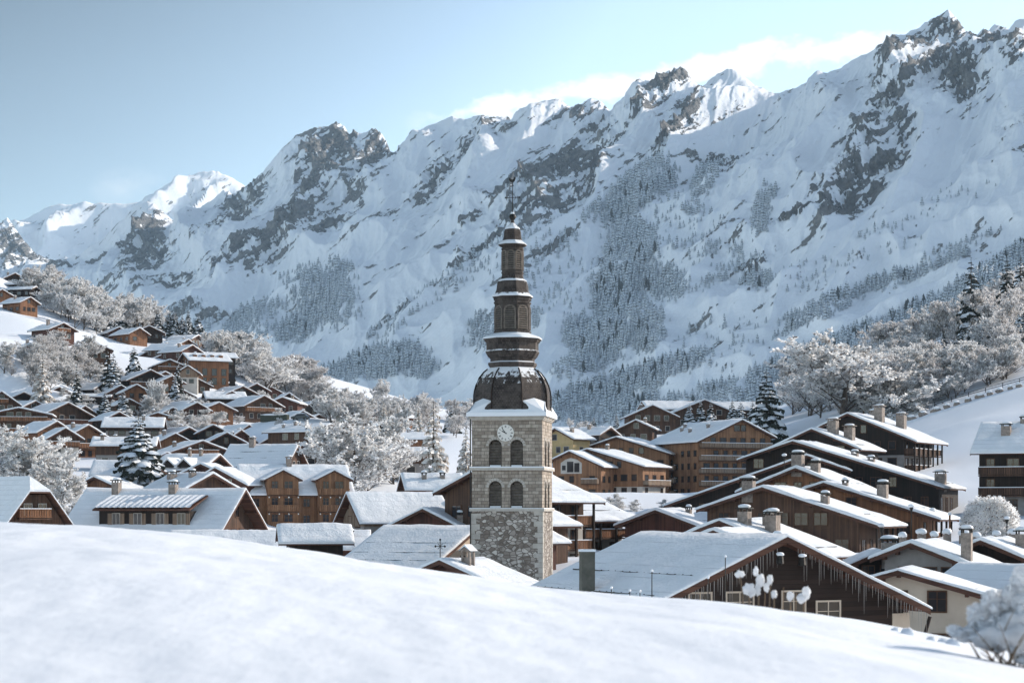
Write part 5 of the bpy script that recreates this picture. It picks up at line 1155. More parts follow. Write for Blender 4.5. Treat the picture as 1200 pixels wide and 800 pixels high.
def m_conifer(name, dark, sn, lo, hi):
    g = NG(name); geo = g.n('ShaderNodeNewGeometry'); s2 = g.n('ShaderNodeSeparateXYZ'); g.put(s2.inputs[0], geo.outputs['Normal'])
    n = g.noise(g.coord(), 2.6, 3, .6); f = g.ramp(g.math('ADD', s2.outputs[2], g.math('MULTIPLY', n, .9)), [(lo, 0.0), (hi, 1.0)])
    f = g.math('MULTIPLY', f, g.math('SUBTRACT', 1.0, geo.outputs['Backfacing']))
    g.col(g.mix(f, g.mix(n, tuple(v * .6 for v in dark), tuple(v * 1.5 for v in dark)), sn)); g.b.inputs['Roughness'].default_value = .9; return g.m
CONI = m_conifer('snowy_spruce_boughs', (.030, .034, .026), (.78, .79, .80), 1.12, 1.22)
CONIF = m_conifer('far_snowy_conifers', (.060, .068, .072), (.62, .66, .70), .93, 1.36)

def frosty(seed, H, spread, droop=0.0, dens=1.0, low=.05, tw=.22, nb=5):
    """a bare deciduous tree white with rime: trunk and limbs, and thousands of short frosted twigs"""
    rng = random.Random(seed); tr = MB(); segs = []
    def grow(p, d, ln, r, lev):
        n = 3; pts = [p]; rs = [r]; q = np.array(p, float); dd = np.array(d, float)
        for i in range(n):
            dd = dd + np.array([rng.uniform(-.16, .16), rng.uniform(-.16, .16), rng.uniform(-.06, .12) - droop * lev * .08]); dd /= np.linalg.norm(dd); q = q + dd * ln / n; pts.append(tuple(q)); rs.append(r * (1 - .55 * (i + 1) / n))
        tr.tube(pts, rs, 5 if lev < 2 else 3)
        if lev >= 2: segs.append((pts, lev))
        if lev < 4:
            k = {0: nb + 4, 1: 5, 2: 4, 3: 3}[lev]
            for i in range(k):
                t = rng.uniform(low if lev == 0 else .25, 1.0); j = min(n - 1, int(t * n)); f_ = t * n - j; b_ = np.array(pts[j]) * (1 - f_) + np.array(pts[j + 1]) * f_
                az = rng.uniform(0, 2 * pi) if lev else 2 * pi * i / k * 1.618 + rng.uniform(-.4, .4); up = rng.uniform(.5, 1.3) * (.30 + .9 * t) if lev == 0 else rng.uniform(-.1, .9)
                nd = dd * (.5 if lev else .25) + np.array([cos(az) * spread, sin(az) * spread, up]); nd /= np.linalg.norm(nd)
                grow(tuple(b_), nd, ln * (rng.uniform(.44, .60) if lev == 0 else rng.uniform(.5, .72)) * (1.25 - .55 * t if lev == 0 else 1), rs[j] * .55, lev + 1)
    grow((0, 0, -.5), (0, 0, 1), H * .74, H * .021, 0)
    tw_ = MB()
    for pts, lev in segs:
        m_ = int({2: 22, 3: 30, 4: 38}[lev] * dens)
        for _ in range(m_):
            j = rng.randrange(3); t = rng.random(); b_ = np.array(pts[j]) * (1 - t) + np.array(pts[j + 1]) * t
            d = np.array([rng.gauss(0, 1), rng.gauss(0, 1), rng.gauss(.25 - droop, .8)]); d /= np.linalg.norm(d); w_ = np.cross(d, (rng.gauss(0, 1), rng.gauss(0, 1), rng.gauss(0, 1))); w_ /= np.linalg.norm(w_) + 1e-6
            l = H * .021 * rng.choice((.6, .9, 1.2, 1.7)); ww = l * tw * rng.uniform(.6, 1.4)
            tw_.add([b_ - w_ * ww * .3, b_ + d * l * .5 - w_ * ww, b_ + d * l, b_ + d * l * .55 + w_ * ww], [(0, 1, 2, 3)])
    return tr, tw_
def spruce(seed, H, R0, snowy=1.0, gap=.0, thin=1.0, nl=None):
    """a spruce: trunk, whorls of drooping boughs with hanging side sprays, and snow pads lying on the boughs"""
    rng = random.Random(seed); tr = MB(); tr.tube([(0, 0, -.5), (0, 0, H * .5), (0, 0, H * .98)], [H * .013, H * .010, .02], 6)
    cr = MB(); sn = MB(); nl = nl or int(H * 1.5)
    for i in range(nl):
        t = i / (nl - 1); z = H * (.07 + .91 * t); Rr = R0 * (1 - t) ** .82 + .12; k = max(4, int(5 + 4 * (1 - t)))
        for j in range(k):
            az = 2 * pi * (j + rng.uniform(-.28, .28)) / k + i * 1.1; r_ = Rr * rng.uniform(.68, 1.12)
            if rng.random() < gap: continue
            dr = rng.uniform(.22, .48) * (1.15 - .5 * t); c_, s_ = cos(az), sin(az); zz = z + rng.uniform(-.15, .15) * H / nl * 2
            def pt(u, v, w=0.0):      # u along the bough 0..1, v sideways, w up
                return (c_ * r_ * u - s_ * v, s_ * r_ * u + c_ * v, zz + .10 * r_ * sin(u * 2.2) - dr * r_ * u * u + w)
            n = 4; wd = r_ * .36 * thin
            for q_ in range(n):
                u0, u1 = .08 + .92 * q_ / n, .08 + .92 * (q_ + 1) / n; w0 = wd * (1 - u0 * .75) * (0.5 if q_ == 0 else 1); w1 = wd * (1 - u1 * .85)
                hang = -.16 * r_ * rng.uniform(.6, 1.3)
                cr.add([pt(u0, 0, .03), pt(u1, 0, .03), pt(min(1, u1 + .04), w1, hang), pt(u0 + .05, w0, hang)], [(0, 1, 2, 3)])
                cr.add([pt(u1, 0, .03), pt(u0, 0, .03), pt(u0 + .05, -w0, hang), pt(min(1, u1 + .04), -w1, hang)], [(0, 1, 2, 3)])
                for sg in (-1, 1):
                    uu = (u0 + u1) / 2; cr.add([pt(uu, sg * w0 * .2, 0), pt(uu + .10, sg * w0 * .9, hang * .9), pt(uu + .04, sg * w0 * .55, hang * 2.1), pt(uu - .08, sg * w0 * .6, hang * 1.4)], [(0, 1, 2, 3)])
            if rng.random() < snowy:
                a0, a1 = rng.uniform(.12, .4), rng.uniform(.75, 1.02); m_ = 4; rr = []
                for q_ in range(m_ + 1):
                    u = a0 + (a1 - a0) * q_ / m_; f_ = sin(pi * (.12 + .80 * q_ / m_)) * rng.uniform(.75, 1.2); w = wd * .85 * f_; th = .11 * r_ * f_ + .03
                    rr.append([pt(u, -w, -.11 * r_ * f_), pt(u, -w * .55, th * .8), pt(u, w * .1, th), pt(u, w * .6, th * .7), pt(u, w, -.11 * r_ * f_)])
                sn.add([p for x in rr for p in x], [(a * 5 + b_, (a + 1) * 5 + b_, (a + 1) * 5 + b_ + 1, a * 5 + b_ + 1) for a in range(m_) for b_ in range(4)] + [(4, 3, 2, 1, 0), tuple(m_ * 5 + b_ for b_ in range(5))])
    return tr, cr, sn
TREE = {}
def variant(key, H, parts): TREE.setdefault(key, []).append((H, parts))
for i in range(6):
    tr, tw_ = frosty(100 + i, 12, rng.uniform(.75, 1.05) if i else 1.0, 0.1, 1.25, tw=.30)
    variant('frost', 12, [('trunk', tr.mesh('trunk', BARK), None), ('crown', tw_.mesh('crown', FROST), None)])
for i in range(4):
    tr, tw_ = frosty(200 + i, 12, .9, .0, .95, tw=.20)
    variant('thin', 12, [('trunk', tr.mesh('trunk', BARK), None), ('crown', tw_.mesh('crown', FROST2), None)])
for i in range(3):
    tr, tw_ = frosty(300 + i, 5, 1.5, .1, 1.0, low=.02, tw=.26, nb=8)
    variant('bush', 4, [('trunk', tr.mesh('trunk', BARK), None), ('crown', tw_.mesh('crown', FROST), None)])
for i in range(4):
    tr, cr, sn = spruce(400 + i, 14, 3.3 if i % 2 else 4.0, .72 if i else .9)
    variant('spruce', 14, [('trunk', tr.mesh('trunk', BARK), None), ('crown', cr.mesh('crown', CONI), None), ('snow_clumps', sn.mesh('snow_clumps', SNOW, True), 'crown')])
for i in range(3):
    tr, cr, sn = spruce(450 + i, 14, 2.5, .35, .08)
    variant('dark', 14, [('trunk', tr.mesh('trunk', BARK), None), ('crown', cr.mesh('crown', CONI), None), ('snow_clumps', sn.mesh('snow_clumps', SNOW, True), 'crown')])
for i in range(3):
    tr, cr, sn = spruce(500 + i, 14, 3.0, .95, .12, .8)
    variant('larch', 14, [('trunk', tr.mesh('trunk', BARK), None), ('crown', cr.mesh('crown', LARCH), None), ('snow_clumps', sn.mesh('snow_clumps', m_snow('rime', .3, 3, (.72, .68, .64)), True), 'crown')])
NAMES = {'frost': 'frosted_tree', 'thin': 'bare_tree', 'bush': 'frosted_bush', 'spruce': 'snowy_spruce', 'dark': 'dark_spruce', 'larch': 'frosted_larch'}
CATS = {'frost': 'tree', 'thin': 'tree', 'bush': 'bush', 'spruce': 'spruce', 'dark': 'spruce', 'larch': 'larch'}
trng = random.Random(77)
def plant(kind, x, y, z, H, label, group, v=None, sx=1.0):
    H0, parts = TREE[kind][v if v is not None else trng.randrange(len(TREE[kind]))]; s = H / H0
    root = empty(NAMES[kind], (x, y, z), trng.uniform(0, 6.28), label, CATS[kind], group); root.scale = (s * sx, s * sx, s)
    made = {}
    for nm, me, par in parts:
        o = bpy.data.objects.new(nm, me); COL.objects.link(o); o.parent = made.get(par, root); made[nm] = o
    return root
FOOT = [(q['o'], R(q['yaw']), q['a'], q['b'], q['L']) for q in HOUSES]
def free(x, y, m=1.5):
    for (o, yw, a, b, L) in FOOT:
        dx, dy = x - o[0], y - o[1]; u = dx * cos(yw) + dy * sin(yw); v = -dx * sin(yw) + dy * cos(yw)
        if -a - m < u < b + m and -m < v < L + m: return False
    return True
def tree_px(kind, px, pyb, hpx, label, Y=None, v=None, sx=1.0, group=None):
    if Y is None:
        hp = hit(px, pyb)
        if hp is None: return
        x, y, z = hp
    else: x = (px - 600) * Y / F; y = Y; z = g1(x, y)
    zt_ = None
    H = hpx * y / F
    if Y is not None: ztop = -(pyb - hpx - HZ) * y / F; H = max(2, ztop - z)
    return plant(kind, x, y, z - .2, H, label, group, v, sx)
# single trees one can point to
S = [
 ('spruce', 162, 556, 74, 'big snow-laden spruce standing alone in front of the tall black-walled house', 330, 0, 1.5),
 ('spruce', 898, 505, 76, 'tall snow-laden spruce right of the largest apartment block', 470, 1, 1.35),
 ('larch', 508, 572, 108, 'tall beige frosted larch just left of the belfry', 330, 0, 1.0),
 ('larch', 546, 585, 88, 'frosted larch half hidden behind the left edge of the tower', 300, 1, 1.0),
 ('larch', 490, 530, 62, 'slimmer frosted larch behind the tall one left of the belfry', 430, 2, 1.0),
 ('frost', 412, 575, 92, 'broad white frosted tree above the right gable of the orange apartment house', 345, 0, 1.25),
 ('frost', 380, 560, 60, 'lower frosted tree left of the broad white one by the orange house', 400, 1, 1.1),
 ('frost', 985, 496, 108, 'large round white frosted tree at the foot of the wooded slope', 470, 0, 1.5),
 ('frost', 950, 490, 70, 'smaller white frosted tree on the left flank of the large round one', 520, 3, 1.2),
 ('frost', 312, 466, 56, 'great frosted tree with dark trunk behind the three dark chalets', 640, 4, 1.5),
 ('frost', 285, 455, 62, 'frosted tree with the widest crown left of the great dark-trunked one', 680, 2, 1.3),
 ('frost', 340, 462, 48, 'frosted tree rising right behind the steep black gable', 690, 5, 1.2),
 ('dark', 1138, 408, 108, 'tallest dark spruce standing above the wooded slope', 600, 0, 1.15),
 ('dark', 1180, 392, 94, 'dark spruce on the skyline near the right edge', 640, 1, 1.1),
 ('dark', 1196, 388, 92, 'dark spruce cut by the right edge on the skyline', 640, 2, 1.0),
 ('dark', 1106, 448, 68, 'dark spruce leaning over the middle of the wooded slope', 560, 1, 1.2),
 ('spruce', 1128, 450, 66, 'snow-dusted spruce in the middle of the wooded slope', 560, 2, 1.2),
 ('spruce', 1152, 448, 72, 'snow-dusted spruce beside the dark ones below the tallest spruce', 560, 3, 1.15),
 ('dark', 1160, 444, 66, 'dark spruce lowest on the wooded slope above the guardrail', 545, 0, 1.2),
 ('spruce', 1092, 464, 60, 'snowy spruce at the lower edge of the wooded slope', 530, 0, 1.1),
 ('dark', 126, 448, 42, 'narrow dark spruce right of the wide dark brown chalet', 560, 0, 1.1),
 ('spruce', 133, 445, 34, 'snowy spruce pressed against the narrow dark one', 555, 1, 1.1),
 ('spruce', 157, 434, 30, 'pointed snowy spruce left of the large dark chalet', 575, 2, 1.1),
 ('dark', 90, 458, 32, 'dark slim spruce among the frosted trees below the snowfield', 530, 1, .9),
 ('dark', 209, 462, 42, 'dark slim spruce below the pale narrow gable', 550, 2, .9),
 ('spruce', 205, 462, 24, 'short snowy spruce beside the dark slim one', 545, 2, 1.2),
 ('spruce', 123, 492, 36, 'wide snowy spruce left of the broad chalet roofs', 500, 3, 1.5),
 ('spruce', 145, 484, 28, 'dark-hearted snowy spruce below the bright orange gable', 510, 1, 1.6),
 ('frost', 185, 484, 42, 'slender pale frosted poplar in the middle of the hillside', 520, 5, .6),
 ('larch', 50, 462, 52, 'drooping frosted larch at the foot of the snowfield', 530, 1, 1.1),
 ('dark', 268, 446, 48, 'dark spruce wedged between two frosted crowns', 650, 1, 1.1),
 ('spruce', 245, 458, 24, 'grey snowy spruce right of the wide lodge', 600, 2, 1.4),
 ('dark', 474, 500, 30, 'dark snowy spruce behind the orange-banded house', 480, 0, 1.1),
 ('spruce', 529, 502, 26, 'little snowy spruce left of the tower skirt', 470, 2, 1.4),
 ('dark', 403, 486, 26, 'dark spruce in the frosted wood above the grove', 620, 1, 1.3),
 ('spruce', 808, 492, 20, 'first of the snowy spruces screening the dark red gable', 500, 0, 1.3),
 ('spruce', 821, 492, 25, 'middle of the snowy spruces screening the dark red gable', 500, 1, 1.2),
 ('spruce', 833, 492, 22, 'third of the snowy spruces screening the dark red gable', 500, 2, 1.2),
 ('spruce', 858, 489, 24, 'snowy spruce over the ridge of the largest apartment block', 490, 3, 1.1),
 ('spruce', 868, 489, 20, 'smaller snowy spruce beside it over the apartment ridge', 490, 0, 1.2),
 ('spruce', 882, 492, 24, 'snowy spruce at the left foot of the tall one by the apartments', 480, 1, 1.2),
]
for k, px, pyb, hp, lab, Y, v, sx in S: tree_px(k, px, pyb, hp, lab, Y, v % len(TREE[k]), sx)
# near-left frosted bushes, the clipped round bush
for j, (px, pyb, hp, Y, sx, lab) in enumerate([(12, 610, 110, 262, 1.3, 'great frosted tree filling the left edge behind the half-hipped chalet'), (42, 612, 92, 258, 1.2, 'frosted tree right of the great one at the left edge'), (70, 616, 70, 252, 1.1, 'low frosted tree reaching towards the A-frame roof'), (30, 580, 70, 330, 1.2, 'frosted tree behind the great one at the left edge'), (-12, 600, 100, 280, 1.2, 'frosted tree cut by the left edge of the frame')]):
    tree_px('frost', px, pyb, hp, lab, Y, j % 6, sx)
# groves: (kind list, centre x, base y, half width, half height, count, height range, label, group, Y)
GROVES = [
 (['frost'], 95, 372, 40, 17, 34, (24, 44), 'white frosted tree in the thicket crowning the snowfield', 'frosted thicket at the top of the snowfield'),
 (['frost', 'thin'], 62, 350, 34, 10, 14, (20, 36), 'frosted tree in the upper fringe of the hilltop thicket', 'frosted trees along the upper fringe of the thicket'),
 (['thin', 'frost'], 62, 440, 62, 20, 36, (18, 36), 'greyish frosted tree in the band below the snowfield', 'band of frosted trees below the snowfield'),
 (['dark', 'spruce'], 135, 385, 25, 8, 12, (24, 38), 'snowy spruce in the stand behind the red gabled chalets', 'spruce stand behind the red gabled chalets'),
 (['dark', 'spruce'], 208, 394, 26, 5, 20, (26, 36), 'tall spruce in the dense row on the skyline', 'dense row of spruces on the left skyline'),
 (['frost'], 162, 384, 18, 6, 9, (26, 40), 'frosted tree between the two stands of skyline spruces', 'frosted trees between the skyline spruces'),
 (['frost'], 285, 440, 44, 14, 26, (24, 44), 'frosted tree in the white wood behind the dark chalets', 'white wood behind the dark chalets'),
 (['frost', 'thin'], 360, 468, 26, 12, 16, (22, 38), 'frosted tree where the white wood thins towards the valley', 'thinning end of the white wood'),
 (['frost', 'frost', 'larch'], 440, 496, 60, 16, 30, (22, 40), 'frosted tree in the valley wood left of the belfry', 'frosted valley wood left of the belfry'),
 (['frost', 'bush'], 210, 494, 50, 16, 22, (10, 24), 'frosted garden tree between the middle chalets', 'frosted garden trees between the middle chalets'),
 (['bush', 'frost'], 130, 475, 80, 30, 40, (7, 18), 'small frosted bush among the hillside chalets', 'small frosted bushes among the hillside chalets'),
 (['bush', 'frost'], 300, 492, 90, 24, 18, (6, 15), 'small frosted bush beside the white lane and terraces', 'frosted bushes beside the white lane'),
 (['frost', 'thin'], 425, 560, 45, 20, 8, (45, 75), 'tall frosted tree in the grove behind the barn', 'frosted grove behind the barn'),
 (['frost', 'thin'], 520, 505, 40, 12, 12, (20, 36), 'frosted tree behind the tall larch by the belfry', 'frosted trees behind the tall larch'),
 (['thin', 'frost', 'frost'], 1095, 436, 80, 30, 46, (38, 60), 'bare brownish frosted tree on the wooded right slope', 'bare frosted trees on the right slope'),
 (['thin', 'spruce'], 1185, 390, 45, 36, 30, (42, 68), 'frosted tree high on the wooded slope towards the right edge', 'trees high on the right slope'),
 (['frost', 'thin', 'frost'], 1120, 462, 75, 7, 26, (26, 44), 'frosted tree at the lower edge of the right wood above the guardrail', 'lower edge of the right wood'),
 (['frost', 'thin'], 1000, 455, 60, 26, 30, (30, 52), 'frosted tree behind the large round white tree', 'frosted trees behind the large round white tree'),
 (['frost', 'thin'], 985, 484, 72, 9, 20, (34, 60), 'frosted tree around the foot of the large round white tree', 'frosted trees around the large round white tree'),
 (['frost', 'bush'], 1060, 478, 40, 10, 14, (12, 26), 'frosted sapling along the foot of the right wood', 'saplings along the foot of the right wood'),
 (['frost', 'spruce'], 690, 505, 50, 8, 12, (10, 20), 'small frosted tree in front of the dark valley forest right of the tower', 'small frosted trees right of the tower'),
 (['bush'], 750, 596, 40, 6, 7, (8, 14), 'snow-covered garden shrub at the foot of the apartment blocks', 'garden shrubs below the apartment blocks'),
]
grng = random.Random(9)
for kinds, cx, cy, rx, ry, n, (h0, h1), lab, grp in GROVES:
    made = 0; tries = 0
    while made < n and tries < n * 12:
        tries += 1; a = grng.uniform(0, 2 * pi); r = sqrt(grng.random()); px = cx + rx * r * cos(a); py = cy + ry * r * sin(a)
        if cx == 95: py = cy + (px - cx) * .30 + ry * r * sin(a)
        if cx == 208: py = 396 + (px - cx) * .25 + ry * r * sin(a)
        if cx in (285, 360): py = cy + (px - cx) * .45 + ry * r * sin(a) * .8
        if cx in (1095, 1185, 1120): py = cy - (px - cx) * .33 + ry * r * sin(a)
        hp = hit(px, py, 150, 1100)
        if hp is None: continue
        x, y, z = hp
        if not free(x, y, 1.2): continue
        k = kinds[grng.randrange(len(kinds))]; H = min(24, grng.uniform(h0, h1) * y / F)
        plant(k, x, y, z - .2, H, lab, grp, None, grng.uniform(.85, 1.3)); made += 1
# the clipped round bush by the big brown chalet
rt = empty('clipped_bush', P(1161, 626, 215), 0, 'large round clipped bush white with rime below the brown balconies', 'bush'); m = MB(); rr = random.Random(4)
m.tube([(0, 0, -1), (0, 0, 2)], [.2, .1], 6); m.build('stem', BARK, rt); m = MB()
for i in range(15000):
    t = rr.uniform(0, 2 * pi); zc = rr.uniform(-.7, 1); s_ = sqrt(1 - zc * zc); rad = 3.0 * (rr.uniform(.55, 1.0) ** .5) * (1 + .06 * sin(5 * t) + .05 * sin(7 * zc + 3 * t)); b_ = np.array([rad * s_ * cos(t), rad * s_ * sin(t), 1.2 + rad * zc * .95])
    d = np.array([rr.gauss(0, 1) + s_ * cos(t), rr.gauss(0, 1) + s_ * sin(t), rr.gauss(.2, 1)]); d /= np.linalg.norm(d); w_ = np.cross(d, (rr.gauss(0, 1), rr.gauss(0, 1), rr.gauss(0, 1))); w_ /= np.linalg.norm(w_); l = rr.uniform(.12, .42)
    m.add([b_, b_ + d * l * .5 - w_ * l * .22, b_ + d * l, b_ + d * l * .5 + w_ * l * .22], [(0, 1, 2, 3)])
m.build('crown', FROST, rt)

# ------------------------------------------------------------------ conifer forest on the mountain flank
PATCH = [  # ellipses (cx, cy, rx, ry, angle, density)
 (378, 350, 34, 50, 60, .75), (300, 368, 46, 14, 20, .6), (350, 385, 34, 18, 30, .9), (290, 392, 44, 10, 10, .5), (400, 320, 16, 20, 60, .6), (215, 360, 30, 8, 20, .3), (230, 385, 40, 8, 15, .4),
 (450, 425, 60, 20, 12, 1.2), (400, 440, 50, 10, 0, .8), (490, 432, 26, 14, 0, 1.0), (572, 385, 26, 20, 10, .9), (560, 405, 20, 8, 0, .5), (628, 375, 10, 14, 0, .5),
 (745, 225, 58, 22, 42, 1.0), (700, 248, 26, 10, 40, .5), (772, 210, 26, 22, 40, .9), (740, 290, 34, 36, 60, 1.1), (722, 345, 44, 34, 80, 1.25), (700, 395, 44, 26, 0, 1.25), (768, 330, 24, 44, 80, .8), (690, 425, 50, 16, 20, .9), (750, 385, 36, 34, 40, .8),
 (826, 212, 28, 14, 55, .8), (812, 245, 18, 10, 0, .4), (892, 250, 12, 34, -10, .8), (900, 225, 12, 10, 0, .7), (850, 320, 50, 10, 30, .4), (886, 328, 20, 12, 0, .8), (830, 290, 16, 10, 0, .5), (865, 300, 10, 16, 0, .4),
 (720, 455, 90, 16, 14, 1.3), (790, 430, 60, 12, 14, 1.2), (650, 480, 50, 14, 20, 1.2), (760, 478, 80, 14, 5, 1.0), (690, 490, 60, 10, 0, .9), (850, 460, 40, 14, 0, .9),
 (960, 420, 110, 22, 22, 1.4), (1060, 375, 110, 14, 24, 1.4), (1150, 330, 80, 14, 28, 1.4), (900, 460, 50, 18, 10, 1.3), (1000, 345, 100, 8, 22, .8), (1090, 315, 70, 6, 24, .7), (960, 372, 60, 6, 24, .7), (1190, 300, 40, 10, 30, 1.2), (1120, 290, 60, 4, 20, .4), (1010, 300, 80, 8, 15, .12), (1120, 230, 80, 12, 20, .06), (1050, 265, 60, 8, 20, .10),
 (660, 330, 50, 60, 40, .12), (620, 300, 60, 30, 40, .14), (500, 350, 60, 12, 36, .3), (540, 330, 50, 8, 36, .3), (840, 400, 60, 40, 20, .12), (930, 330, 60, 20, 20, .10), (450, 390, 30, 10, 30, .3), (560, 300, 60, 8, 38, .25), (800, 280, 60, 50, 60, .1), (660, 290, 30, 8, 40, .3)]
frng = np.random.RandomState(5)
def dens(px, py):
    s = np.zeros_like(px)
    for x, y, rx, ry, a, k in PATCH:
        c_, s_ = cos(R(a)), sin(R(a)); dx = px - x; dy = -(py - y); u = (dx * c_ + dy * s_) / rx; v = (-dx * s_ + dy * c_) / ry
        s = np.maximum(s, k * (1 - sstep(.55, 1.15, np.hypot(u, v))))
    return s
NX = 130000
cu = frng.uniform(180, 1230, NX); tr_, tc_ = MT['X'].shape
ci = np.clip(np.searchsorted(MT['px'], cu), 0, tc_ - 1); ri = (frng.uniform(0.02, .80, NX) * (tr_ - 1)).astype(int)
fx, fy, fz = MT['X'][ri, ci], MT['Y'][ri, ci], MT['Z'][ri, ci]; fpx = 600 + fx / fy * F; fpy = HZ - fz / fy * F
dn = dens(fpx, fpy) * (1 + .9 * fbm(fpx / 16, fpy / 10, 3, 8))
keep = frng.uniform(0, 1, NX) < dn * .9
idx = np.nonzero(keep)[0]
# thin out trees that would stand in one another
cell = {}; sel = []
for i in idx:
    sp_ = 2.15 if dn[i] > .5 else 4.5
    kx, ky = int(fpx[i] / sp_), int(fpy[i] / (sp_ * .9))
    if (kx, ky) in cell: continue
    cell[(kx, ky)] = 1; sel.append(i)
sel = np.array(sel)
def cone_tree(seed):
    rng = random.Random(seed); m = MB(); n = 6; tiers = 4
    for t in range(tiers):
        z0 = .06 + .23 * t; z1 = min(1.0, z0 + .38); r = (.25 - .05 * t)
        vs = [(0, 0, z1)] + [(r * rng.uniform(.75, 1.2) * cos(2 * pi * k / n + t), r * rng.uniform(.75, 1.2) * sin(2 * pi * k / n + t), z0 + rng.uniform(-.05, .03)) for k in range(n)]
        m.add(vs, [(0, 1 + k, 1 + (k + 1) % n) for k in range(n)])
    return np.array(m.v), np.array(m.f)
CT = [cone_tree(i) for i in range(5)]
hts = 10.2 * (1 + .36 * frng.randn(len(sel))) * np.clip(dn[sel] * .45 + .58, .5, 1.35); hts = np.clip(hts, 3.5, 15.5) * fy[sel] / F
order = np.argsort(-(hts / fy[sel]))
big = set(order[:130].tolist())          # the ones that show largest stand as objects of their own
VV = []; FF = []; base = 0; conif_me = []
for k_, (v_, f_) in enumerate(CT):
    me = bpy.data.meshes.new('crown'); me.from_pydata((v_ ).tolist(), [], f_.tolist()); me.materials.append(CONIF); conif_me.append(me)
for j, i in enumerate(sel):
    v_, f_ = CT[j % 5]; H = hts[j]
    if j in big:
        zone = 'lower dark forest right of the tower' if fpx[i] > 640 else 'wooded knoll left of the tower'
        o = bpy.data.objects.new('far_conifer', conif_me[j % 5]); COL.objects.link(o); o.location = (fx[i], fy[i], fz[i] - .05 * H); o.scale = (H, H, H); o.rotation_euler.z = j
        tag(o, 'snow-dusted conifer standing tallest in the ' + zone, 'conifer', 'tall conifers of the ' + zone); continue
    a = j * 1.7; c_, s_ = cos(a), sin(a); q_ = v_ * H * np.array([1.0, 1.0, 1.0])
    VV.append(np.stack([q_[:, 0] * c_ - q_[:, 1] * s_ + fx[i], q_[:, 0] * s_ + q_[:, 1] * c_ + fy[i], q_[:, 2] + fz[i] - .05 * H], -1)); FF.append(f_ + base); base += len(v_)
fo = bpy.data.objects.new('mountain_forest', np_mesh('mountain_forest', np.concatenate(VV), np.concatenate(FF), [CONIF], False)); COL.objects.link(fo)
tag(fo, 'snow-dusted conifer forest scattered in tongues over the mountain flank', 'forest', None, 'stuff')

# ------------------------------------------------------------------ small things
# guardrail along the upper road on the right
rt = empty('guardrail', (0, 0, 0), 0, 'long grey guardrail along the upper road above the smooth snowy slope', 'guardrail')
pts = [(1056, 480), (1075, 474), (1095, 468), (1115, 462), (1135, 457), (1155, 452), (1175, 447), (1195, 442), (1215, 437)]
W3 = []
for px, py in pts:
    x, y, z = P(px, py, 462); W3.append((x, y, g1(x, y)))
rt.location = W3[0]; L0 = np.array(W3[0])
for i, w in enumerate(W3):
    m = MB(); p = np.array(w) - L0; m.box(p[0] - .07, p[0] + .07, p[1] - .07, p[1] + .07, p[2] - .3, p[2] + 1.15); m.build('post', METAL, rt)
for i in range(len(W3) - 1):
    a_, b_ = np.array(W3[i]) - L0, np.array(W3[i + 1]) - L0
    for dz in (.6, 1.1): m = MB(); m.bar(a_ + (0, -.1, dz), b_ + (0, -.1, dz), .06, .14); m.build('rail', METAL, rt)
for i, (px, d) in enumerate([(1068, 3), (1082, 3), (1097, 3.4), (1110, 3), (1121, 3.6), (1134, 3), (1148, 3.4), (1160, 3), (1172, 3.8), (1184, 3), (1194, 3.4)]):
    Y = 455; x = (px - 600) * Y / F; z = g1(x, Y); rr = random.Random(i); r_ = empty('boulder', (x, Y, z), rr.uniform(0, 3), 'dark snow-capped boulder in the row under the guardrail', 'boulder', 'boulders lining the bank under the guardrail')
    m = MB(); m.blob((0, 0, .1), (rr.uniform(.8, 1.5), .7, rr.uniform(.5, .9)), rr, 8, 5, .25); m.build('rock', CHIM, r_)
    m = MB(); m.blob((0, .1, .75), (.9, .6, .35), rr, 8, 5, .15); m.build('snow_cap', SNOW, r_, True)
# street lamps, signs and posts with snow on them
def lamp(px, py, Y, hgt, label):
    x, y, z = P(px, py, Y); r_ = empty('street_lamp', (x, y, z - hgt), 0, label, 'street lamp'); rr = random.Random(int(px))
    m = MB(); m.tube([(0, 0, -1), (0, 0, hgt - .45)], [.07, .05], 6); m.build('pole', METAL, r_)
    m = MB(); m.lathe([(.08, hgt - .5), (.2, hgt - .12), (.26, hgt - .08), (.06, hgt + .02)], 8); m.build('lamp_head', METAL, r_)
    m = MB(); m.blob((0, 0, hgt + .14), (.36, .36, .2), rr, 8, 5, .08); m.build('snow_cap', SNOW, r_, True)
lamp(1033, 617, 176, 4, 'street lamp with snow cap in front of the carved balconies'); lamp(1093, 598, 226, 4, 'street lamp with snow cap below the huge black-walled chalet')
lamp(919, 534, 262, 3.6, 'slim lamp with snow cap before the black boarded chalet'); lamp(1068, 594, 214, 3.6, 'snow-capped lamp at the corner of the posted verandah')
lamp(1180, 608, 212, 4, 'snow-capped lamp in front of the round clipped bush')
for px, py, Y, lab in ((1113, 602, 215, 'orange snow-marker post by the black-walled chalet'),):
    x, y, z = P(px, py, Y); r_ = empty('marker_post', (x, y, z - 2.4), 0, lab, 'post'); m = MB(); m.tube([(0, 0, -1), (0, 0, 2.3)], [.11, .11], 8); m.build('pole', WOOD['orange'], r_); m = MB(); m.blob((0, 0, 2.42), (.22, .22, .16), random.Random(1), 8, 5); m.build('snow_cap', SNOW, r_, True)


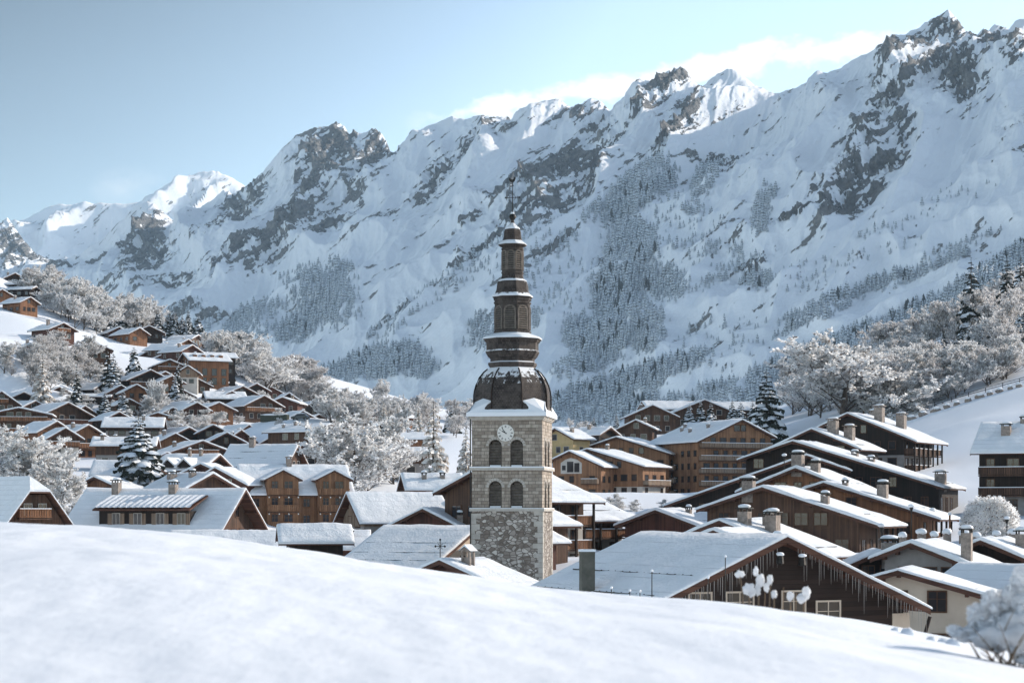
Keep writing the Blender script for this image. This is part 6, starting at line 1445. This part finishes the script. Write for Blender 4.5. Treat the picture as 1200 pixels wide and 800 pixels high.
# thin masts standing in front of the near chalet
for i, (px, py, pyb, Y, lab) in enumerate([(716.5, 689, 715, 88, 'thin mast low before the left eave of the near chalet'), (738, 692, 712, 88, 'shorter thin mast second from the left before the near roof'), (750, 693, 712, 88, 'third thin mast before the near roof'), (764, 669, 712, 88, 'tallest left mast standing against the near grey roof'), (850, 652, 712, 88, 'tall thin mast against the log gable'), (830, 677, 712, 88, 'mid-height mast against the log gable under its left eave')]):
    x, y, z = P(px, py, Y); zb = P(px, pyb, Y)[2]; r_ = empty('mast', (x, y, zb), 0, lab, 'mast', None); m = MB(); m.tube([(0, 0, -2), (0, 0, z - zb)], [.03, .022], 5); m.build('pole', METAL, r_); m = MB(); m.blob((0, 0, z - zb + .03), (.06, .06, .07), random.Random(i), 6, 4); m.build('snow_cap', SNOW, r_, True)
# stone pillar at the left foot of the near roof
x, y, z = P(688, 646, 104); r_ = empty('stone_pillar', (x, y, z - 3), R(10), 'mossy square stone pillar at the back corner of the near roof', 'pillar')
m = MB(); m.box(-.36, .36, -.3, .3, -3, 3); m.build('shaft', m_plain('mossy_stone', (.07, .07, .055), (.17, .155, .13), 1.5, .9, .4), r_); m = MB(); m.box(-.40, .40, -.34, .34, 3.003, 3.12); m.build('snow_cap', SNOW, r_)
# snow-hooded posts and drift lumps along walls in the lower right
for i, (px, py, Y, w) in enumerate([(1080, 622, 168, .8), (1095, 625, 167, .6), (1110, 622, 170, .7), (1130, 624, 172, 1.0), (1144, 626, 170, .8), (1168, 624, 174, .7), (1187, 622, 174, .9), (1058, 626, 164, .6)]):
    x, y, z = P(px, py, Y); rr = random.Random(i + 40); r_ = empty('garden_wall_post', (x, y, z - 1.2), 0, 'low stone post under a thick snow hood behind the grey-rendered house', 'post', 'snow-hooded posts behind the grey-rendered house')
    m = MB(); m.box(-w * .4, w * .4, -.3, .3, -3, 1.0); m.build('shaft', CHIM, r_); m = MB(); m.blob((0, 0, 1.15), (w * .62, .5, .3), rr, 9, 5, .12); m.build('snow_cap', SNOW, r_, True)
# snow-covered parked cars on the terrace roofs and lane
CARP = m_plain('dark_car_paint', (.015, .018, .022), (.03, .033, .04), 2, .3, 0, .3, .5)
def car(px, py, yaw, label):
    hp = hit(px, py, 200, 900)
    if hp is None: return
    x, y, z = hp; r_ = empty('parked_car', (x, y, z), R(yaw), label, 'car', None)
    def sect(mb, prof, hw, mt=0):
        n = len(prof); mb.add([(sx_ * hw * k, yy, zz) for sx_ in (-1, 1) for (yy, zz, k) in prof], [tuple(range(n)), tuple(range(n, 2 * n))[::-1]] + [(i, i + n, (i + 1) % n + n, (i + 1) % n) for i in range(n)])
    m = MB(); sect(m, [(-2.1, .3, 1), (2.1, .3, 1), (2.15, .75, .97), (1.3, .92, .97), (-1.9, .95, .97), (-2.15, .7, .97)], .87); m.build('body', CARP, r_)
    m = MB(); sect(m, [(1.2, .92, .93), (.55, 1.42, .78), (-1.2, 1.45, .78), (-1.95, .95, .93)], .87); m.build('cabin', GLASS, r_)
    for sx_ in (-1, 1):
        for yy in (-1.35, 1.35):
            m = MB(); c_ = [(sx_ * .80, yy + .32 * cos(k * pi / 6), .32 + .32 * sin(k * pi / 6)) for k in range(12)]; d_ = [(sx_ * .92, a[1], a[2]) for a in c_]
            m.add(c_ + d_, [tuple(range(12)), tuple(range(12, 24))[::-1]] + [(k, (k + 1) % 12, (k + 1) % 12 + 12, k + 12) for k in range(12)]); m.build('wheel', METAL, r_)
    m = MB(); m.blob((0, -.35, 1.5), (.78, 1.25, .2), random.Random(int(px)), 10, 6, .06); m.blob((0, 1.7, .95), (.75, .55, .14), random.Random(int(px) + 1), 10, 6, .06); m.build('snow_cover', SNOW, r_, True)
car(283, 479, 70, 'snow-covered car parked below the long dark chalet on the white lane'); car(300, 483, 65, 'snow-covered car in front of the wide red-brown chalet'); car(328, 487, 60, 'dark snow-covered car at the lower end of the white lane')
car(262, 484, 80, 'snow-covered car by the orange chalet with carved balcony'); car(352, 492, 70, 'snow-covered car under the whitewashed chalet')
# dark hedge along the white lane
hp = hit(322, 492, 250, 900)
if hp:
    r_ = empty('hedge', (hp[0], hp[1], hp[2]), R(-22), 'dark clipped hedge with snowy top beside the white lane', 'hedge'); m = MB(); rr = random.Random(8)
    m.box(-3.6, 3.6, -.6, .6, -.5, 1.2); m.build('foliage', m_plain('hedge_green', (.02, .026, .018), (.08, .085, .07), 5, .9, 1), r_)
    m = MB(); m.blob((0, 0, 1.25), (3.8, .9, .3), rr, 16, 5, .1); m.build('snow_cap', SNOW, r_, True)

# ------------------------------------------------------------------ plants poking out of the snow mound
def mz(x, y): return float(mound(np.array([x]), np.array([y]))[0])
STEM = m_plain('dry_stem', (.10, .065, .04), (.20, .14, .09), 8, .8, .2)
DIM = NG('clinging_snow'); DIM.col((.88, .89, .91)); DIM.bump(DIM.noise(DIM.coord(), 60, 5, .6), .6, .01)
_tl = DIM.n('ShaderNodeBsdfTranslucent'); _tl.inputs[0].default_value = (.9, .9, .9, 1); _mx = DIM.n('ShaderNodeMixShader'); _mx.inputs[0].default_value = .52
DIM.t.links.new(DIM.b.outputs[0], _mx.inputs[1]); DIM.t.links.new(_tl.outputs[0], _mx.inputs[2]); DIM.t.links.new(_mx.outputs[0], DIM.t.nodes['Material Output'].inputs['Surface']); DIM = DIM.m
def lump(mb, c, r, seed, nu=22, nv=14, amp=.28):
    """an irregular clot of snow"""
    U, V_ = np.meshgrid(np.arange(nu) / nu * 2 * pi, np.linspace(0.001, pi - .001, nv), indexing='xy'); X = np.sin(V_) * np.cos(U); Y = np.sin(V_) * np.sin(U); Z = -np.cos(V_)
    q = 1 + amp * (fbm(X * 1.3 + seed * 3.1 + Z * .9, Y * 1.3 + Z * 1.4, 3, seed) + .45 * fbm(X * 3.4 + Z * 3 + seed, Y * 3.4 - Z * 2, 3, seed + 9)) * 1.5
    vs = np.stack([c[0] + r[0] * X * q, c[1] + r[1] * Y * q, c[2] + r[2] * Z * q], -1).reshape(-1, 3)
    mb.add(vs.tolist(), [(j * nu + i, j * nu + (i + 1) % nu, (j + 1) * nu + (i + 1) % nu, (j + 1) * nu + i) for j in range(nv - 1) for i in range(nu)])
def stalk(px, pyt, Y, heads, label, lean=0.0, seed=0):
    rr = random.Random(seed); x = (px - 600) * Y / F; z0 = mz(x, Y); r_ = empty('snowy_stalk', (x, Y, z0), 0, label, 'stalk')
    zt_ = -(pyt - HZ) * Y / F - z0; s_ = Y / F
    m = MB(); m.tube([(-lean * .5, 0, -.15), (0, 0, zt_ * .4), (lean, 0, zt_)], [.008, .006, .004], 5); m.build('stem', STEM, r_)
    for (dx, dy, w, hh) in heads: m = MB(); lump(m, (dx * s_, 0, zt_ + (-dy) * s_), (w * s_ * .82, w * s_ * .7, hh * s_ * .9), seed * 7 + int(dy), amp=.42); m.build('snow_head', DIM, r_, True)
YS = 15.0
stalk(870, 672, YS, [(-3, 0, 6.5, 4.5)], 'tilted stalk with a flat snow disc, leftmost on the mound', -.02, 1)
stalk(878, 688, YS, [(0, 2, 8.5, 7.5), (3, 6, 5, 5)], 'short stalk buried in a round snow ball beside the flat disc', 0, 2)
stalk(889, 672, YS, [(-3, -3, 3.5, 6), (2, 8, 6, 9), (-1, 18, 4, 8)], 'tallest stalk with snow lumps stacked along it', .01, 3)
stalk(902, 679, YS, [(0, 0, 4.5, 6.5), (-4, 9, 4, 6)], 'thin stalk with an upright snow lump right of the tallest one', .01, 4)
stalk(907, 693, YS, [(0, 3, 4.5, 5)], 'stub of a stalk with one small snow lump', 0, 5)
stalk(926, 696, YS, [(0, 2, 5, 6)], 'short leaning stalk with a snow lump near the log gable', .01, 6)
stalk(942, 694, YS, [(3, 1, 6, 8), (-3, 7, 6, 6)], 'rightmost stalk with a torn snow flag pointing up', .01, 7)
for i, px in enumerate((899, 912, 921, 932, 936)):
    x = (px - 600) * YS / F; z0 = mz(x, YS + .2); r_ = empty('dry_stalk', (x, YS + .2, z0), 0, 'bare dry stalk standing up between the snow-capped ones', 'stalk', 'bare dry stalks on the mound'); m = MB(); m.tube([(0, 0, -.1), (.01 * (-1) ** i, 0, .12 + .03 * (i % 3))], [.005, .003], 4); m.build('stem', STEM, r_)
# snow-laden shrub at the right edge
rr = random.Random(21); Y0 = 8.6; x0 = (1182 - 600) * Y0 / F; zb = mz(x0, Y0)
r_ = empty('snow_laden_shrub', (x0, Y0, zb), 0, 'shrub buried in thick snow clumps at the lower right edge', 'shrub')
m = MB()
for i in range(46):
    a = rr.uniform(0, 2 * pi); ln = rr.uniform(.12, .36); d = np.array([cos(a) * .6, sin(a) * .4, rr.uniform(.35, 1)]); d /= np.linalg.norm(d); b_ = np.array([rr.uniform(-.1, .16), rr.uniform(-.06, .06), -.05])
    m.tube([b_, b_ + d * ln * .6, b_ + d * ln + np.array([0, 0, rr.uniform(-.05, .02)])], [.005, .003, .0015], 4)
m.build('twigs', STEM, r_)
m = MB(); s_ = Y0 / F
for (px, py, w, hh) in [(1165, 745, 30, 18), (1186, 738, 28, 24), (1205, 760, 24, 18), (1152, 720, 17, 15), (1163, 706, 14, 14), (1176, 713, 16, 17), (1190, 722, 22, 24), (1200, 700, 20, 20), (1182, 696, 10, 12), (1150, 738, 16, 11), (1136, 743, 20, 9), (1168, 738, 14, 12), (1190, 750, 20, 14), (1205, 735, 20, 26), (1120, 738, 9, 6), (1144, 726, 8, 10), (1214, 712, 20, 24), (1166, 726, 9, 8), (1198, 676, 14, 14), (1172, 757, 12, 9)]:
    X = (px - 600) * s_ - x0; Z = -(py - HZ) * s_ - zb; lump(m, (X, rr.uniform(-.03, .06), Z), (w * s_ * .92, w * s_ * .8, hh * s_ * .9), px, 26, 18, .42)
    for k_ in range(7): a_ = rr.uniform(0, 6.28); lump(m, (X + cos(a_) * w * s_ * .8, rr.uniform(-.06, .02), Z + sin(a_) * hh * s_ * .75), tuple(v_ * rr.uniform(.14, .42) for v_ in (w * s_, w * s_, hh * s_)), px * 7 + k_, 12, 8, .4)
m.build('snow_clumps', DIM, r_, True)
for px, py, Y, w in ((1064, 743, 12.6, 10), (1050, 742, 12.8, 6), (1092, 740, 11.8, 7), (1106, 736, 11.2, 9), (1118, 742, 10.4, 11)):
    x = (px - 600) * Y / F; z = mz(x, Y); m = MB(); m.blob((0, 0, 0), (w * Y / F, w * Y / F * .9, w * Y / F * .75), rr, 12, 8, .14); o = m.build('snow_lump', SNOW, None, True, (x, Y, z)); tag(o, 'small rounded lump of snow lying on the mound near the shrub', 'snow lump', 'snow lumps by the shrub')
